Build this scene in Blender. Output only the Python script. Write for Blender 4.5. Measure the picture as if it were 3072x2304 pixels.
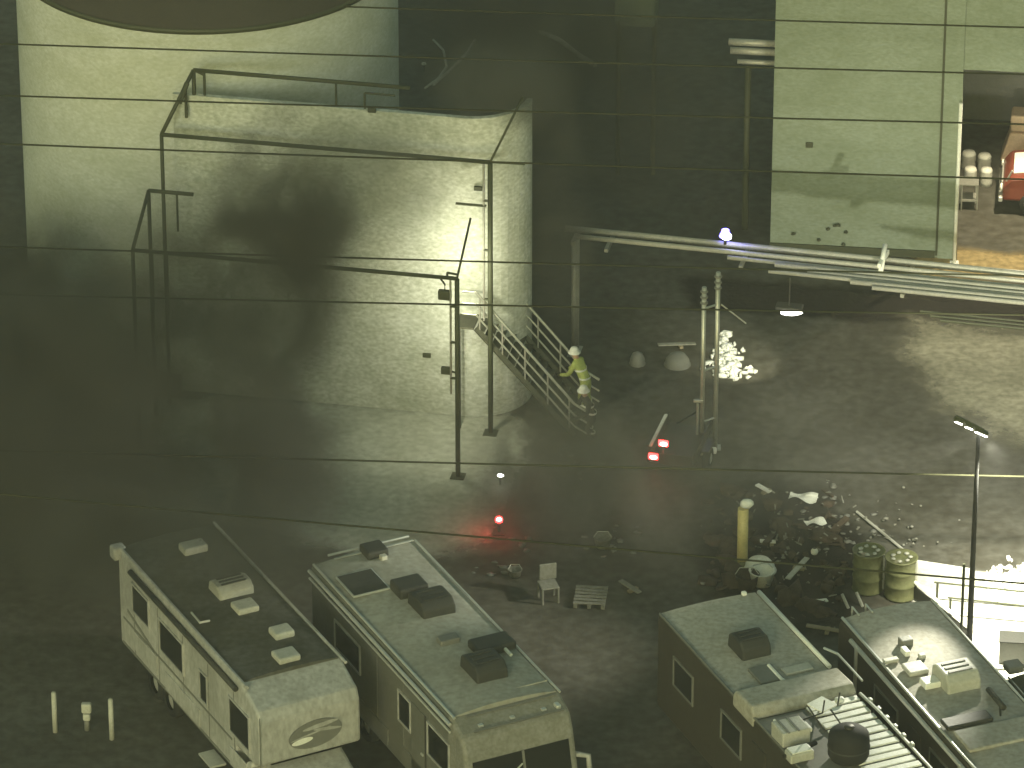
import bpy, bmesh, math, random
from mathutils import Vector, Matrix

sc = bpy.context.scene
for o in list(bpy.data.objects):
    bpy.data.objects.remove(o)
col = sc.collection
R = math.radians

# ------------------------------------------------------------------ camera, world, sun, exposure
PITCH, DIST, FPX = R(28), 150.0, 16950.0
CAM = Vector((0, -DIST * math.cos(PITCH), DIST * math.sin(PITCH)))
FWD = Vector((0, math.cos(PITCH), -math.sin(PITCH)))
UP = Vector((0, math.sin(PITCH), math.cos(PITCH)))
cd = bpy.data.cameras.new('camera')
cam = bpy.data.objects.new('camera', cd)
col.objects.link(cam)
cam.location = CAM
cam.rotation_euler = (R(90) - PITCH, 0, 0)
cd.sensor_width = 36
cd.lens = FPX * 36 / 3072
cd.clip_start, cd.clip_end = 1.0, 2000
sc.camera = cam

SUN_EL, SUN_AZ = R(16), R(-14)         # night glow from behind the camera's left shoulder
w = bpy.data.worlds.new("World")
sc.world = w
w.use_nodes = True
nt = w.node_tree
bg = nt.nodes['Background']
sky = nt.nodes.new('ShaderNodeTexSky')
sky.sky_type = 'NISHITA'
sky.sun_disc = False
sky.sun_elevation = SUN_EL
sky.sun_rotation = R(180) - SUN_AZ
sky.air_density, sky.dust_density, sky.ozone_density = 1.0, 3.0, 0.3
tint = nt.nodes.new('ShaderNodeMix')
tint.data_type, tint.blend_type = 'RGBA', 'MULTIPLY'
tint.inputs[0].default_value = 1
tint.inputs[7].default_value = (0.63, 0.77, 0.50, 1)   # sodium and metal-halide glow of a city at night
nt.links.new(sky.outputs[0], tint.inputs[6])
nt.links.new(tint.outputs[2], bg.inputs[0])
bg.inputs[1].default_value = 0.15

sl = bpy.data.lights.new('sun', 'SUN')
sun = bpy.data.objects.new('sun', sl)
col.objects.link(sun)
sl.energy = 0.5
sl.angle = R(10)
sl.color = (0.91, 1.0, 0.98)
sdir = Vector((math.sin(SUN_AZ) * math.cos(SUN_EL), -math.cos(SUN_AZ) * math.cos(SUN_EL), math.sin(SUN_EL)))
sun.rotation_euler = sdir.to_track_quat('Z', 'Y').to_euler()

sc.view_settings.view_transform = 'Standard'
sc.view_settings.look = 'None'
sc.view_settings.exposure = 0.3
sc.view_settings.gamma = 1.0
sc.render.engine = 'CYCLES'
sc.cycles.use_denoising = True
sc.cycles.volume_bounces = 1
sc.cycles.max_bounces = 5
sc.cycles.diffuse_bounces = 2
sc.cycles.volume_max_steps = 128
sc.cycles.volume_step_rate = 2.0
sc.cycles.sample_clamp_indirect = 3


# ------------------------------------------------------------------ helpers
def at(px, py, z=None, y=None):
    """the world point seen at a photo pixel (3072 x 2304), on height z or on depth y"""
    d = FWD + Vector(((px - 1536) / FPX, 0, 0)) - UP * ((py - 1152) / FPX)
    t = (z - CAM.z) / d.z if z is not None else (y - CAM.y) / d.y
    return CAM + d * t


def P(px, py, z=0.0):
    return at(px, py, z=z)


def up_to(base, py):
    """height at which a vertical line over ground point base reaches pixel row py"""
    return at(1536, py, y=base.y).z


class MB:
    """collects shapes in one bmesh; origin is subtracted, so shapes can be given in world metres"""
    def __init__(self, origin=(0, 0, 0)):
        self.bm = bmesh.new()
        self.o = Vector(origin)

    def box(self, c, s, rz=0, bev=0, rx=0, ry=0, segs=2):
        m = Matrix.Translation(Vector(c) - self.o) @ Matrix.Rotation(rz, 4, 'Z') @ Matrix.Rotation(ry, 4, 'Y') @ Matrix.Rotation(rx, 4, 'X')
        r = bmesh.ops.create_cube(self.bm, size=1, matrix=m @ Matrix.Diagonal((s[0], s[1], s[2], 1)))
        if bev:
            es = set()
            for v in r['verts']:
                es.update(v.link_edges)
            bmesh.ops.bevel(self.bm, geom=list(es), offset=bev, segments=segs, affect='EDGES', profile=0.5)
        return self

    def tube(self, pts, r, n=8, cap=True):
        pts = [Vector(p) - self.o for p in pts]
        rings = []
        for i, p in enumerate(pts):
            a = pts[max(i - 1, 0)]
            b = pts[min(i + 1, len(pts) - 1)]
            t = (b - a).normalized()
            u = t.cross(Vector((0, 0, 1)))
            if u.length < 1e-3:
                u = Vector((1, 0, 0))
            u.normalize()
            v = u.cross(t)
            rr = r[i] if isinstance(r, (list, tuple)) else r
            rings.append([self.bm.verts.new(p + (u * math.cos(2 * math.pi * k / n) + v * math.sin(2 * math.pi * k / n)) * rr) for k in range(n)])
        for a, b in zip(rings, rings[1:]):
            for k in range(n):
                f = self.bm.faces.new((a[k], a[(k + 1) % n], b[(k + 1) % n], b[k]))
                f.smooth = n > 6
        if cap:
            self.bm.faces.new(rings[0][::-1])
            self.bm.faces.new(rings[-1])
        return self

    def lathe(self, prof, c, n=24, smooth=True):
        c = Vector(c) - self.o
        rings = []
        for (r, z) in prof:
            if r < 1e-4:
                rings.append([self.bm.verts.new(c + Vector((0, 0, z)))])
            else:
                rings.append([self.bm.verts.new(c + Vector((r * math.cos(2 * math.pi * k / n), r * math.sin(2 * math.pi * k / n), z))) for k in range(n)])
        for a, b in zip(rings, rings[1:]):
            for k in range(n):
                q = [a[k % len(a)], a[(k + 1) % len(a)], b[(k + 1) % len(b)], b[k % len(b)]]
                q = list(dict.fromkeys(q))
                if len(q) > 2:
                    f = self.bm.faces.new(q)
                    f.smooth = smooth
        return self

    def prism(self, prof, y0, y1, bev=0, segs=2):
        """side profile (x, z) pulled from y0 to y1"""
        a = [self.bm.verts.new(Vector((x, y0, z)) - self.o) for x, z in prof]
        b = [self.bm.verts.new(Vector((x, y1, z)) - self.o) for x, z in prof]
        n = len(prof)
        fs = [self.bm.faces.new(a), self.bm.faces.new(b[::-1])]
        for k in range(n):
            fs.append(self.bm.faces.new((a[k], b[k], b[(k + 1) % n], a[(k + 1) % n])))
        bmesh.ops.recalc_face_normals(self.bm, faces=fs)
        if bev:
            es = set()
            for v in a + b:
                es.update(v.link_edges)
            bmesh.ops.bevel(self.bm, geom=list(es), offset=bev, segments=segs, affect='EDGES', profile=0.5)
        return self

    def slab(self, pts, z0, z1):
        """plan outline of world points pulled from z0 to z1"""
        a = [self.bm.verts.new(Vector((p[0], p[1], z0)) - self.o) for p in pts]
        b = [self.bm.verts.new(Vector((p[0], p[1], z1)) - self.o) for p in pts]
        n = len(pts)
        fs = [self.bm.faces.new(a), self.bm.faces.new(b)]
        for k in range(n):
            fs.append(self.bm.faces.new((a[k], a[(k + 1) % n], b[(k + 1) % n], b[k])))
        bmesh.ops.recalc_face_normals(self.bm, faces=fs)
        return self

    def grid(self, fn, nu, nv, smooth=True):
        vs = [[self.bm.verts.new(Vector(fn(i / nu, j / nv)) - self.o) for j in range(nv + 1)] for i in range(nu + 1)]
        for i in range(nu):
            for j in range(nv):
                f = self.bm.faces.new((vs[i][j], vs[i + 1][j], vs[i + 1][j + 1], vs[i][j + 1]))
                f.smooth = smooth
        return self

    def blob(self, c, s, seed=0, rough=0.25, sub=2, flat=False):
        rnd = random.Random(seed)
        r = bmesh.ops.create_icosphere(self.bm, subdivisions=sub, radius=1)
        ph = [Vector((rnd.uniform(-4, 4), rnd.uniform(-4, 4), rnd.uniform(-4, 4))) for _ in range(5)]
        for v in r['verts']:
            n = v.co.normalized()
            k = 1 + rough * sum(math.sin(n.dot(p) * 1.7 + p.x) for p in ph) / 3
            q = Vector((n.x * s[0], n.y * s[1], n.z * s[2])) * k
            if flat and q.z < 0:
                q.z *= 0.05
            v.co = Vector(c) - self.o + q
        for v in r['verts']:
            for f in v.link_faces:
                f.smooth = True
        return self

    def build(self, name, m, parent=None):
        me = bpy.data.meshes.new(name)
        self.bm.to_mesh(me)
        self.bm.free()
        me.materials.append(m)
        o = bpy.data.objects.new(name, me)
        col.objects.link(o)
        if parent is not None:
            o.parent = parent
        elif self.o.length > 0:
            o.location = self.o
        return o


def tag(o, label=None, cat=None, group=None, kind=None):
    if label: o['label'] = label
    if cat: o['category'] = cat
    if group: o['group'] = group
    if kind: o['kind'] = kind
    return o


def thing(name, label, cat, loc=(0, 0, 0), rz=0, group=None):
    o = bpy.data.objects.new(name, None)
    o.empty_display_size = 0.3
    o.location = loc
    o.rotation_euler = (0, 0, rz)
    col.objects.link(o)
    return tag(o, label, cat, group)


def copy_tree(o, parent=None):
    c = o.copy()
    col.objects.link(c)
    c.parent = parent
    for ch in list(o.children):
        copy_tree(ch, c)
    return c


def struct(name, mb, m):
    return tag(mb.build(name, m), kind='structure')


# ------------------------------------------------------------------ materials
def mat(name, c, rough=0.7, metal=0.0, var=0.25, scale=1.2, fine=14.0, bump=0.15, tone=(0.6, 0.6, 0.5), stretch=(1, 1, 1), spec=0.3):
    m = bpy.data.materials.new(name)
    m.use_nodes = True
    t = m.node_tree
    b = t.nodes['Principled BSDF']
    b.inputs['Roughness'].default_value = rough
    b.inputs['Metallic'].default_value = metal
    b.inputs['Specular IOR Level'].default_value = spec
    g = t.nodes.new('ShaderNodeNewGeometry')
    mp = t.nodes.new('ShaderNodeMapping')
    mp.inputs['Scale'].default_value = stretch
    t.links.new(g.outputs['Position'], mp.inputs[0])
    n1 = t.nodes.new('ShaderNodeTexNoise')
    n1.inputs['Scale'].default_value = scale
    n1.inputs['Detail'].default_value = 5
    n1.inputs['Roughness'].default_value = 0.65
    n2 = t.nodes.new('ShaderNodeTexNoise')
    n2.inputs['Scale'].default_value = fine
    n2.inputs['Detail'].default_value = 3
    t.links.new(mp.outputs[0], n1.inputs[0])
    t.links.new(mp.outputs[0], n2.inputs[0])
    mul = t.nodes.new('ShaderNodeMath')
    mul.operation = 'MULTIPLY'
    t.links.new(n1.outputs[0], mul.inputs[0])
    t.links.new(n2.outputs[0], mul.inputs[1])
    mr = t.nodes.new('ShaderNodeMapRange')
    mr.inputs[1].default_value, mr.inputs[2].default_value = 0.12, 0.40
    mr.inputs[3].default_value, mr.inputs[4].default_value = var * 2, 0.0
    t.links.new(mul.outputs[0], mr.inputs[0])
    mx = t.nodes.new('ShaderNodeMix')
    mx.data_type = 'RGBA'
    mx.inputs[6].default_value = (*c, 1)
    mx.inputs[7].default_value = (c[0] * tone[0], c[1] * tone[1], c[2] * tone[2], 1)
    t.links.new(mr.outputs[0], mx.inputs[0])
    t.links.new(mx.outputs[2], b.inputs['Base Color'])
    if bump:
        bp = t.nodes.new('ShaderNodeBump')
        bp.inputs['Strength'].default_value = bump
        bp.inputs['Distance'].default_value = 0.03
        t.links.new(n2.outputs[0], bp.inputs['Height'])
        t.links.new(bp.outputs[0], b.inputs['Normal'])
    return m


def emis(name, c, s):
    m = bpy.data.materials.new(name)
    m.use_nodes = True
    b = m.node_tree.nodes['Principled BSDF']
    b.inputs['Base Color'].default_value = (*c, 1)
    b.inputs['Emission Color'].default_value = (*c, 1)
    b.inputs['Emission Strength'].default_value = s
    return m


M = dict(
    asphalt=mat('asphalt', (0.09, 0.087, 0.072), 0.85, var=0.5, scale=0.4, fine=3.2, bump=0.4, tone=(0.45, 0.42, 0.36)),
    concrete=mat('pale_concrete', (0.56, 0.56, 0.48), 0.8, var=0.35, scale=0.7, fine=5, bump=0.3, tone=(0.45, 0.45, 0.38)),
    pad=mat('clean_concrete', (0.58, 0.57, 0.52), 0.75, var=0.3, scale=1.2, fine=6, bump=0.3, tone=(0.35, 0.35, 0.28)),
    dirt=mat('lit_sandy_dirt', (0.42, 0.385, 0.30), 0.95, var=0.45, scale=0.8, fine=5, bump=0.6, tone=(0.4, 0.42, 0.38)),  # dirt made paler, with lamplight put into the colour
    brown=mat('brown_dirt', (0.36, 0.27, 0.13), 0.95, var=0.4, scale=1.1, fine=6, bump=0.6, tone=(0.35, 0.35, 0.3)),
    strip=mat('dark_ground', (0.022, 0.017, 0.015), 0.95, var=0.4, scale=1, fine=7, bump=0.6),
    tank=mat('tank_paint', (0.55, 0.565, 0.53), 0.6, var=0.42, scale=0.6, fine=7.5, bump=0.22, tone=(0.66, 0.68, 0.56), stretch=(1, 1, 1.8)),
    tankroof=mat('tank_roof_coating', (0.055, 0.047, 0.036), 0.85, var=0.25, scale=0.8),
    wall=mat('wall_paint', (0.58, 0.595, 0.55), 0.6, var=0.4, scale=0.5, fine=8, bump=0.2, tone=(0.45, 0.47, 0.38), stretch=(1, 1, 1.6)),
    shed=mat('shed_paint', (0.225, 0.26, 0.21), 0.65, var=0.45, scale=0.6, fine=7.5, bump=0.22, tone=(0.66, 0.68, 0.56), stretch=(1, 1, 2.2)),
    steel=mat('painted_steel', (0.055, 0.06, 0.035), 0.6, var=0.2, scale=2),
    galv=mat('galvanised_steel', (0.42, 0.42, 0.38), 0.4, metal=0.6, var=0.25, scale=2.5),
    dull=mat('dull_grey_plastic', (0.23, 0.225, 0.20), 0.7, var=0.4, scale=3, fine=12, bump=0.2),
    stair=mat('weathered_dark_steel', (0.10, 0.10, 0.075), 0.5, metal=0.3, var=0.4, scale=5),
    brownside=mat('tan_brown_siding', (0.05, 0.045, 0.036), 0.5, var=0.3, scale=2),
    shadeside=mat('shaded_siding', (0.14, 0.14, 0.125), 0.45, var=0.3, scale=2),  # siding darkened to carry the shadow of the motorhome beside it
    pipe=mat('pipe_paint', (0.47, 0.46, 0.42), 0.45, metal=0.25, var=0.3, scale=1.5),
    black=mat('black_rubber', (0.018, 0.018, 0.018), 0.8, var=0.15, scale=3, bump=0.1),
    wire=mat('cable_sheath', (0.042, 0.043, 0.026), 0.9, var=0.1, bump=0, spec=0.05),
    gel=mat('white_gelcoat', (0.44, 0.435, 0.415), 0.45, var=0.42, scale=0.9, fine=9, bump=0.1, tone=(0.5, 0.5, 0.46), stretch=(1, 1, 0.5)),
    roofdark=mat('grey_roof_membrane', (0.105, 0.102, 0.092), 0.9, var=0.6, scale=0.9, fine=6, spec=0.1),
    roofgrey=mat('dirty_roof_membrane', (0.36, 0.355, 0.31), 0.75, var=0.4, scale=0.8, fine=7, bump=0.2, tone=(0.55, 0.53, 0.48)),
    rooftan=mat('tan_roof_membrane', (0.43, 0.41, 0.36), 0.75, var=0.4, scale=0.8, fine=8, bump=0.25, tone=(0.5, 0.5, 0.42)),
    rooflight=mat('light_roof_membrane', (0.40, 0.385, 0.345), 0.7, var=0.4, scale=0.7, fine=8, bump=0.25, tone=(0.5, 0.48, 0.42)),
    glass=mat('tinted_glass', (0.012, 0.013, 0.012), 0.12, var=0.0, bump=0, spec=0.5),
    trim=mat('grey_trim', (0.16, 0.16, 0.145), 0.5, var=0.2, scale=3),
    alu=mat('brushed_aluminium', (0.62, 0.62, 0.58), 0.3, metal=0.5, var=0.15, scale=4),
    plastic=mat('weathered_plastic', (0.46, 0.455, 0.41), 0.55, var=0.3, scale=2.5, bump=0.1),
    dark=mat('dark_plastic', (0.04, 0.04, 0.036), 0.55, var=0.2, scale=3),
    hivis=mat('hi_vis_cloth', (0.42, 0.47, 0.14), 0.8, var=0.35, scale=6, fine=20, bump=0.3),
    turnout=mat('dark_turnout_cloth', (0.04, 0.038, 0.03), 0.85, var=0.3, scale=6, fine=20, bump=0.3),
    reflect=mat('reflective_tape', (0.75, 0.75, 0.68), 0.4, var=0.1, bump=0),
    skin=mat('skin', (0.42, 0.27, 0.19), 0.6, var=0.1, scale=8, bump=0),
    helmet=mat('helmet_shell', (0.62, 0.62, 0.56), 0.35, var=0.1, scale=6, bump=0),
    lime=mat('lime_drum_paint', (0.15, 0.155, 0.075), 0.5, var=0.35, scale=3, fine=12),
    yellow=mat('yellow_post_paint', (0.60, 0.50, 0.22), 0.5, var=0.3, scale=4),
    white=mat('white_paint', (0.78, 0.78, 0.72), 0.5, var=0.2, scale=4, bump=0.1),
    wood=mat('weathered_wood', (0.30, 0.25, 0.17), 0.85, var=0.4, scale=3, fine=18, bump=0.3),
    rubble=mat('burnt_rubble', (0.07, 0.05, 0.036), 0.95, var=0.5, scale=2.5, fine=9, bump=0.8),
    red=mat('red_vehicle_paint', (0.16, 0.04, 0.025), 0.35, var=0.2, scale=3, bump=0),
    darkpaint=mat('dark_vehicle_paint', (0.03, 0.028, 0.026), 0.3, var=0.1, scale=3, bump=0),
    canvas=mat('peach_canvas', (0.62, 0.45, 0.32), 0.8, var=0.25, scale=3),
    blue=mat('dark_blue_paint', (0.03, 0.05, 0.07), 0.6, var=0.3, scale=1.5),
    foam=mat('wet_white_foam', (0.82, 0.82, 0.78), 0.5, var=0.15, scale=6, fine=25, bump=0.6),
    lamp=emis('lamp_face', (1.0, 0.98, 0.84), 18),
    redlamp=emis('red_lamp_lens', (1.0, 0.03, 0.03), 14),
    redcore=emis('red_lamp_core', (1.0, 0.62, 0.55), 9),
    bluelamp=emis('blue_lamp_lens', (0.16, 0.12, 1.0), 10),
    bluecore=emis('blue_lamp_core', (0.75, 0.78, 1.0), 12),
)
LAMPCOL = (1.0, 0.98, 0.70)


def spot(name, loc, target, energy, size=R(100), col_=LAMPCOL, blend=0.6, rad=0.12):
    l = bpy.data.lights.new(name, 'SPOT')
    l.energy, l.color, l.spot_size, l.spot_blend, l.shadow_soft_size = energy, col_, size, blend, rad
    o = bpy.data.objects.new(name, l)
    col.objects.link(o)
    o.location = loc
    o.rotation_euler = (Vector(loc) - Vector(target)).to_track_quat('Z', 'Y').to_euler()
    return o


def point(name, loc, energy, col_=LAMPCOL, rad=0.08):
    l = bpy.data.lights.new(name, 'POINT')
    l.energy, l.color, l.shadow_soft_size = energy, col_, rad
    o = bpy.data.objects.new(name, l)
    col.objects.link(o)
    o.location = loc
    return o


U = Vector((math.cos(R(-11)), math.sin(R(-11)), 0))      # the yard's own grid
V = Vector((-U.y, U.x, 0))
Z = Vector((0, 0, 1))

# ------------------------------------------------------------------ ground
g = MB()
g.grid(lambda a, b: (-190 + 380 * a, -190 + 380 * b, 0), 8, 8, False)
struct('ground', g, M['asphalt'])


def masked(m, soft, rag):
    """the same surface with a ragged, thinning rim (worn or scattered edge of a patch of ground)"""
    m = m.copy()
    t = m.node_tree
    b = t.nodes['Principled BSDF']
    at_ = t.nodes.new('ShaderNodeAttribute')
    at_.attribute_name = 'rim'
    g = t.nodes.new('ShaderNodeNewGeometry')
    n = t.nodes.new('ShaderNodeTexNoise')
    n.inputs['Scale'].default_value = 0.9
    n.inputs['Detail'].default_value = 7
    n.inputs['Roughness'].default_value = 0.7
    t.links.new(g.outputs['Position'], n.inputs[0])
    k = t.nodes.new('ShaderNodeMath'); k.operation = 'MULTIPLY_ADD'
    t.links.new(n.outputs[0], k.inputs[0]); k.inputs[1].default_value = rag
    t.links.new(at_.outputs['Fac'], k.inputs[2])
    mr = t.nodes.new('ShaderNodeMapRange')
    mr.interpolation_type = 'SMOOTHSTEP'
    mr.inputs[1].default_value, mr.inputs[2].default_value = rag * 0.5 - soft, rag * 0.5 + soft
    t.links.new(k.outputs[0], mr.inputs[0])
    tr = t.nodes.new('ShaderNodeBsdfTransparent')
    mx = t.nodes.new('ShaderNodeMixShader')
    t.links.new(mr.outputs[0], mx.inputs[0])
    t.links.new(tr.outputs[0], mx.inputs[1])
    t.links.new(b.outputs[0], mx.inputs[2])
    t.links.new(mx.outputs[0], t.nodes['Material Output'].inputs['Surface'])
    return m


def sheet(name, px, m, z, soft=0.35, rag=1.6, cell=0.3):
    """a patch on the ground given by the photo points of its outline"""
    pts = [P(*p) for p in px]
    n = len(pts)
    mar = soft + rag * 0.55
    x0, x1 = min(p.x for p in pts) - mar, max(p.x for p in pts) + mar
    y0, y1 = min(p.y for p in pts) - mar, max(p.y for p in pts) + mar

    def dist(x, y):
        ins, dd = False, 1e9
        for i in range(n):
            a, b = pts[i], pts[(i + 1) % n]
            if (a.y > y) != (b.y > y) and x < (b.x - a.x) * (y - a.y) / (b.y - a.y) + a.x:
                ins = not ins
            ex, ey = b.x - a.x, b.y - a.y
            t = max(0, min(1, ((x - a.x) * ex + (y - a.y) * ey) / (ex * ex + ey * ey)))
            dd = min(dd, math.hypot(x - a.x - t * ex, y - a.y - t * ey))
        return dd if ins else -dd
    nx, ny = int((x1 - x0) / cell) + 1, int((y1 - y0) / cell) + 1
    d = [[dist(x0 + i * cell, y0 + j * cell) for j in range(ny + 1)] for i in range(nx + 1)]
    s = MB()
    lay = s.bm.verts.layers.float.new('rim')
    vs = {}

    def vert(i, j):
        if (i, j) not in vs:
            v = s.bm.verts.new((x0 + i * cell, y0 + j * cell, z))
            v[lay] = d[i][j]
            vs[i, j] = v
        return vs[i, j]
    for i in range(nx):
        for j in range(ny):
            q = ((i, j), (i + 1, j), (i + 1, j + 1), (i, j + 1))
            if max(d[a][b] for a, b in q) > -mar:
                s.bm.faces.new([vert(a, b) for a, b in q])
    return struct(name, s, masked(m, soft, rag))


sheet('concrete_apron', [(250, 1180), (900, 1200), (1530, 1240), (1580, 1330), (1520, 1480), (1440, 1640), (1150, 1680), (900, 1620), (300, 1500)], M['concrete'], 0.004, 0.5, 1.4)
sheet('dark_strip', [(2050, 835), (2500, 862), (3300, 930), (3300, 1000), (2500, 952), (2080, 928)], M['strip'], 0.004, 0.3, 0.8)  # plain dark band on the ground by the rack
sheet('lit_dirt_yard', [(2735, 965), (2850, 975), (3250, 1010), (3250, 1420), (3072, 1335), (2950, 1262), (2830, 1215), (2770, 1120), (2720, 1040)], M['dirt'], 0.008, 0.7, 2.2)  # dirt patch; its pale colour stands in for lamplight on the ground
sheet('dirt_path', [(2780, 735), (2880, 748), (3300, 790), (3300, 860), (2700, 830)], M['brown'], 0.012, 0.3, 1.0)
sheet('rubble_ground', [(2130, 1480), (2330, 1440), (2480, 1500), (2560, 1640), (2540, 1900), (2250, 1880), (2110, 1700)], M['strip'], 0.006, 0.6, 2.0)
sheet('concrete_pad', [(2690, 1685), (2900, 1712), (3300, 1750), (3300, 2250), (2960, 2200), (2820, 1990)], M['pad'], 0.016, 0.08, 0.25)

# ------------------------------------------------------------------ storage tank
tc = P(620, 1125)
TR = (1185 - 55) / 2 / 111.0
tc.y += TR
TH = up_to(Vector((0, tc.y - TR, 0)), 85)
tank = thing('storage_tank', 'large round pale storage tank with a dark flat roof behind the pipe frames', 'tank', tc)
s = MB(tc)
s.lathe([(TR, 0.0), (TR, TH - 0.1)], tc, 96)
s.build('shell', M['tank'], tank)
s = MB(tc)
s.lathe([(TR - 0.02, TH - 0.09), (TR - 0.02, TH), (0, TH + 0.12)], tc, 96)
s.build('roof', M['tankroof'], tank)
s = MB(tc)
s.lathe([(TR + 0.012, TH - 0.16), (TR + 0.05, TH - 0.16), (TR + 0.05, TH - 0.02), (TR + 0.012, TH - 0.02)], tc, 96)
s.build('rim', M['steel'], tank)

# ------------------------------------------------------------------ wall with a rounded right end
wb = P(1300, 1240)
wroot = thing('yard_wall', 'tall pale wall with a rounded right end, glaring white from a floodlight', 'wall', wb)
WH = up_to(wb, 352)
wl = wb - U * 6.8
wr = wb + U * 0.85
plan_f, plan_b = [wl], [wl + V * 0.15]
rad = 1.5
for k in range(0, 13):
    a = R(90) * k / 12
    c = wr + V * rad
    plan_f.append(c + U * rad * math.sin(a) - V * rad * math.cos(a))
    plan_b.append(c + U * (rad - 0.15) * math.sin(a) - V * (rad - 0.15) * math.cos(a))
outline = [(p.x, p.y) for p in plan_f] + [(p.x, p.y) for p in reversed(plan_b)]
s = MB(wb)
s.slab(outline, 0, WH)
s.build('wall_body', M['wall'], wroot)
s = MB(wb)
s.slab([((p[0] - wb.x) * 1.002 + wb.x, (p[1] - wb.y) * 1.002 + wb.y - 0.02) for p in outline], WH + 0.003, WH + 0.06)
s.build('coping', M['wall'], wroot)
for (px, py) in ((1432, 570), (1100, 362), (1272, 1085)):
    q = at(px, py, y=wb.y - 0.35)
    q = wb + U * (q - wb).dot(U) + Z * q.z - V * 0.03
    s = MB(wb)
    s.box(q, (0.22, 0.06, 0.13), R(-11), 0.02)
    s.build('wall_plate', M['steel'], wroot)


# ------------------------------------------------------------------ pipe frames in front of the wall
def pipe_frame(label, fr_top, base_py, width, depth, rise, left_posts, stubs, r=0.06, back=1.0, skew=0.0):
    """a raised rectangular steel frame: front right corner given by its pixel and the row of its post's foot"""
    base = P(fr_top[0], base_py)
    h = up_to(base, fr_top[1])
    root = thing('pipe_gantry', label, 'pipe frame', base, group='pipe frames in front of the pale wall')
    A = base + Z * h                       # front right
    B = A - U * width                      # front left
    C_ = A + V * depth + Z * rise + U * skew          # back right
    D_ = B + V * depth + Z * rise + U * skew          # back left
    for nm, a, b, rr in (('front_beam', B, A, r), ('back_beam', D_, D_.lerp(C_, back), r), ('side_beam', A, C_, r * 0.55), ('side_beam', B, D_, r * 0.9)):
        m = MB(base)
        m.tube([a, b], rr, 8)
        m.build(nm, M['steel'], root)
    m = MB(base)
    m.tube([base, A - Z * 0.02], r * 1.15, 8)
    m.box(base + Z * 0.015, (0.36, 0.36, 0.03), R(-11))
    m.build('post', M['steel'], root)
    m = MB(base)
    m.tube([base - U * 0.17 + Z * (h * 0.42), A - U * 0.17 - Z * 0.03], r * 0.5, 6)
    m.build('drop_pipe', M['galv'], root)
    m = MB(base)
    for k in range(3):
        m.box(base - U * 0.08 + Z * (h * (0.5 + 0.18 * k)), (0.22, 0.05, 0.05), R(-11))
    m.build('bracket', M['steel'], root)
    for q in left_posts:
        f = Vector((q.x, q.y, 0))
        m = MB(base)
        m.tube([f, q - Z * 0.01], r * 0.9, 8)
        m.box(f + Z * 0.015, (0.3, 0.3, 0.03), R(-11))
        m.build('post', M['steel'], root)
    for (a, b, rr) in stubs(A, B, C_, D_):
        m = MB(base)
        m.tube([a, b], rr, 6)
        m.build('stub_pipe', M['steel'], root)
    return root, A, B, C_, D_


def fr1(A, B, C_, D_):
    return [(D_, D_ - Z * 1.1, 0.055), (D_ + U * 0.28, D_ + U * 0.28 - Z * 1.0, 0.035), (D_ + U * 0.0, D_ + U * 0.28 - Z * 0.12, 0.03),
            (D_ + U * 3.75, D_ + U * 3.75 - Z * 1.4, 0.03), (D_ + U * 4.5 - Z * 0.25, D_ + U * 4.5 - Z * 1.0, 0.03), (D_ + U * 4.5 - Z * 0.25, D_ + U * 5.3 - Z * 0.25, 0.03),
            (D_.lerp(B, 0.25), D_.lerp(B, 0.25) - Z * 0.9, 0.04), (D_.lerp(B, 0.2), D_.lerp(B, 0.45) - Z * 0.12, 0.07),
            (A - Z * 1.25 - U * 0.9, A - Z * 1.25 - U * 0.1, 0.035), (A + U * 0.02, A + U * 0.9 + Z * 0.02, 0.02)]


H1 = P(1472, 1364)
f1, A1, B1, C1, D1 = pipe_frame('taller dark pipe frame with the higher top rail, nearest the tank', (1472, 487), 1300, 8.62, 0.85, 1.5, [], fr1, 0.058, 0.66, 0.68)
f1_post = MB(Vector(f1.location))
q = B1
f1_post.tube([Vector((q.x, q.y, 0)), q], 0.05, 8)
f1_post.build('post', M['steel'], f1)


def fr2(A, B, C_, D_):
    return [(A - U * 0.26 + V * 0.05 + Z * 0.12, A + Z * 0.12, 0.03), (A - U * 0.26 + V * 0.05, A - U * 0.26 + V * 0.05 + Z * 0.12, 0.03),
            (B + U * 0.5, B + U * 0.5 - Z * 1.6, 0.04), (B + U * 0.9, B + U * 0.9 - Z * 1.8, 0.03), (D_ + U * 0.75, D_ + U * 0.75 - Z * 1.1, 0.03)]


f2, A2, B2, C2, D2 = pipe_frame('lower dark pipe frame with its slim post in front of the glaring wall', (1374, 836), 1430, 8.45, 1.75, 0.85, [], fr2, 0.055, 0.14)
for q in (B2, D2):
    m = MB(Vector(f2.location))
    m.tube([Vector((q.x, q.y, 0)), q], 0.05, 8)
    m.build('post', M['steel'], f2)

# floodlight on the lower frame, turned to the wall
fl = A2 - U * 0.42 + V * 0.5 - Z * 0.75
fr = thing('floodlight', 'small floodlight on the lower pipe frame turned to the pale wall', 'floodlight', fl)
m = MB(fl)
m.box(fl, (0.34, 0.16, 0.26), R(-11), 0.03)
m.tube([fl + Z * 0.12, fl + Z * 0.3, A2 - U * 0.42 - Z * 0.05], 0.025, 6)
m.build('housing', M['steel'], fr)
m = MB(fl)
m.box(fl + V * 0.087, (0.28, 0.012, 0.20), R(-11))
m.build('lamp_face', M['lamp'], fr)
spot('floodlight_beam', fl + V * 0.12, fl + V * 2.6 + U * 1.0 - Z * 0.5, 520, R(168), blend=1.0, rad=0.14)

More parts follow.
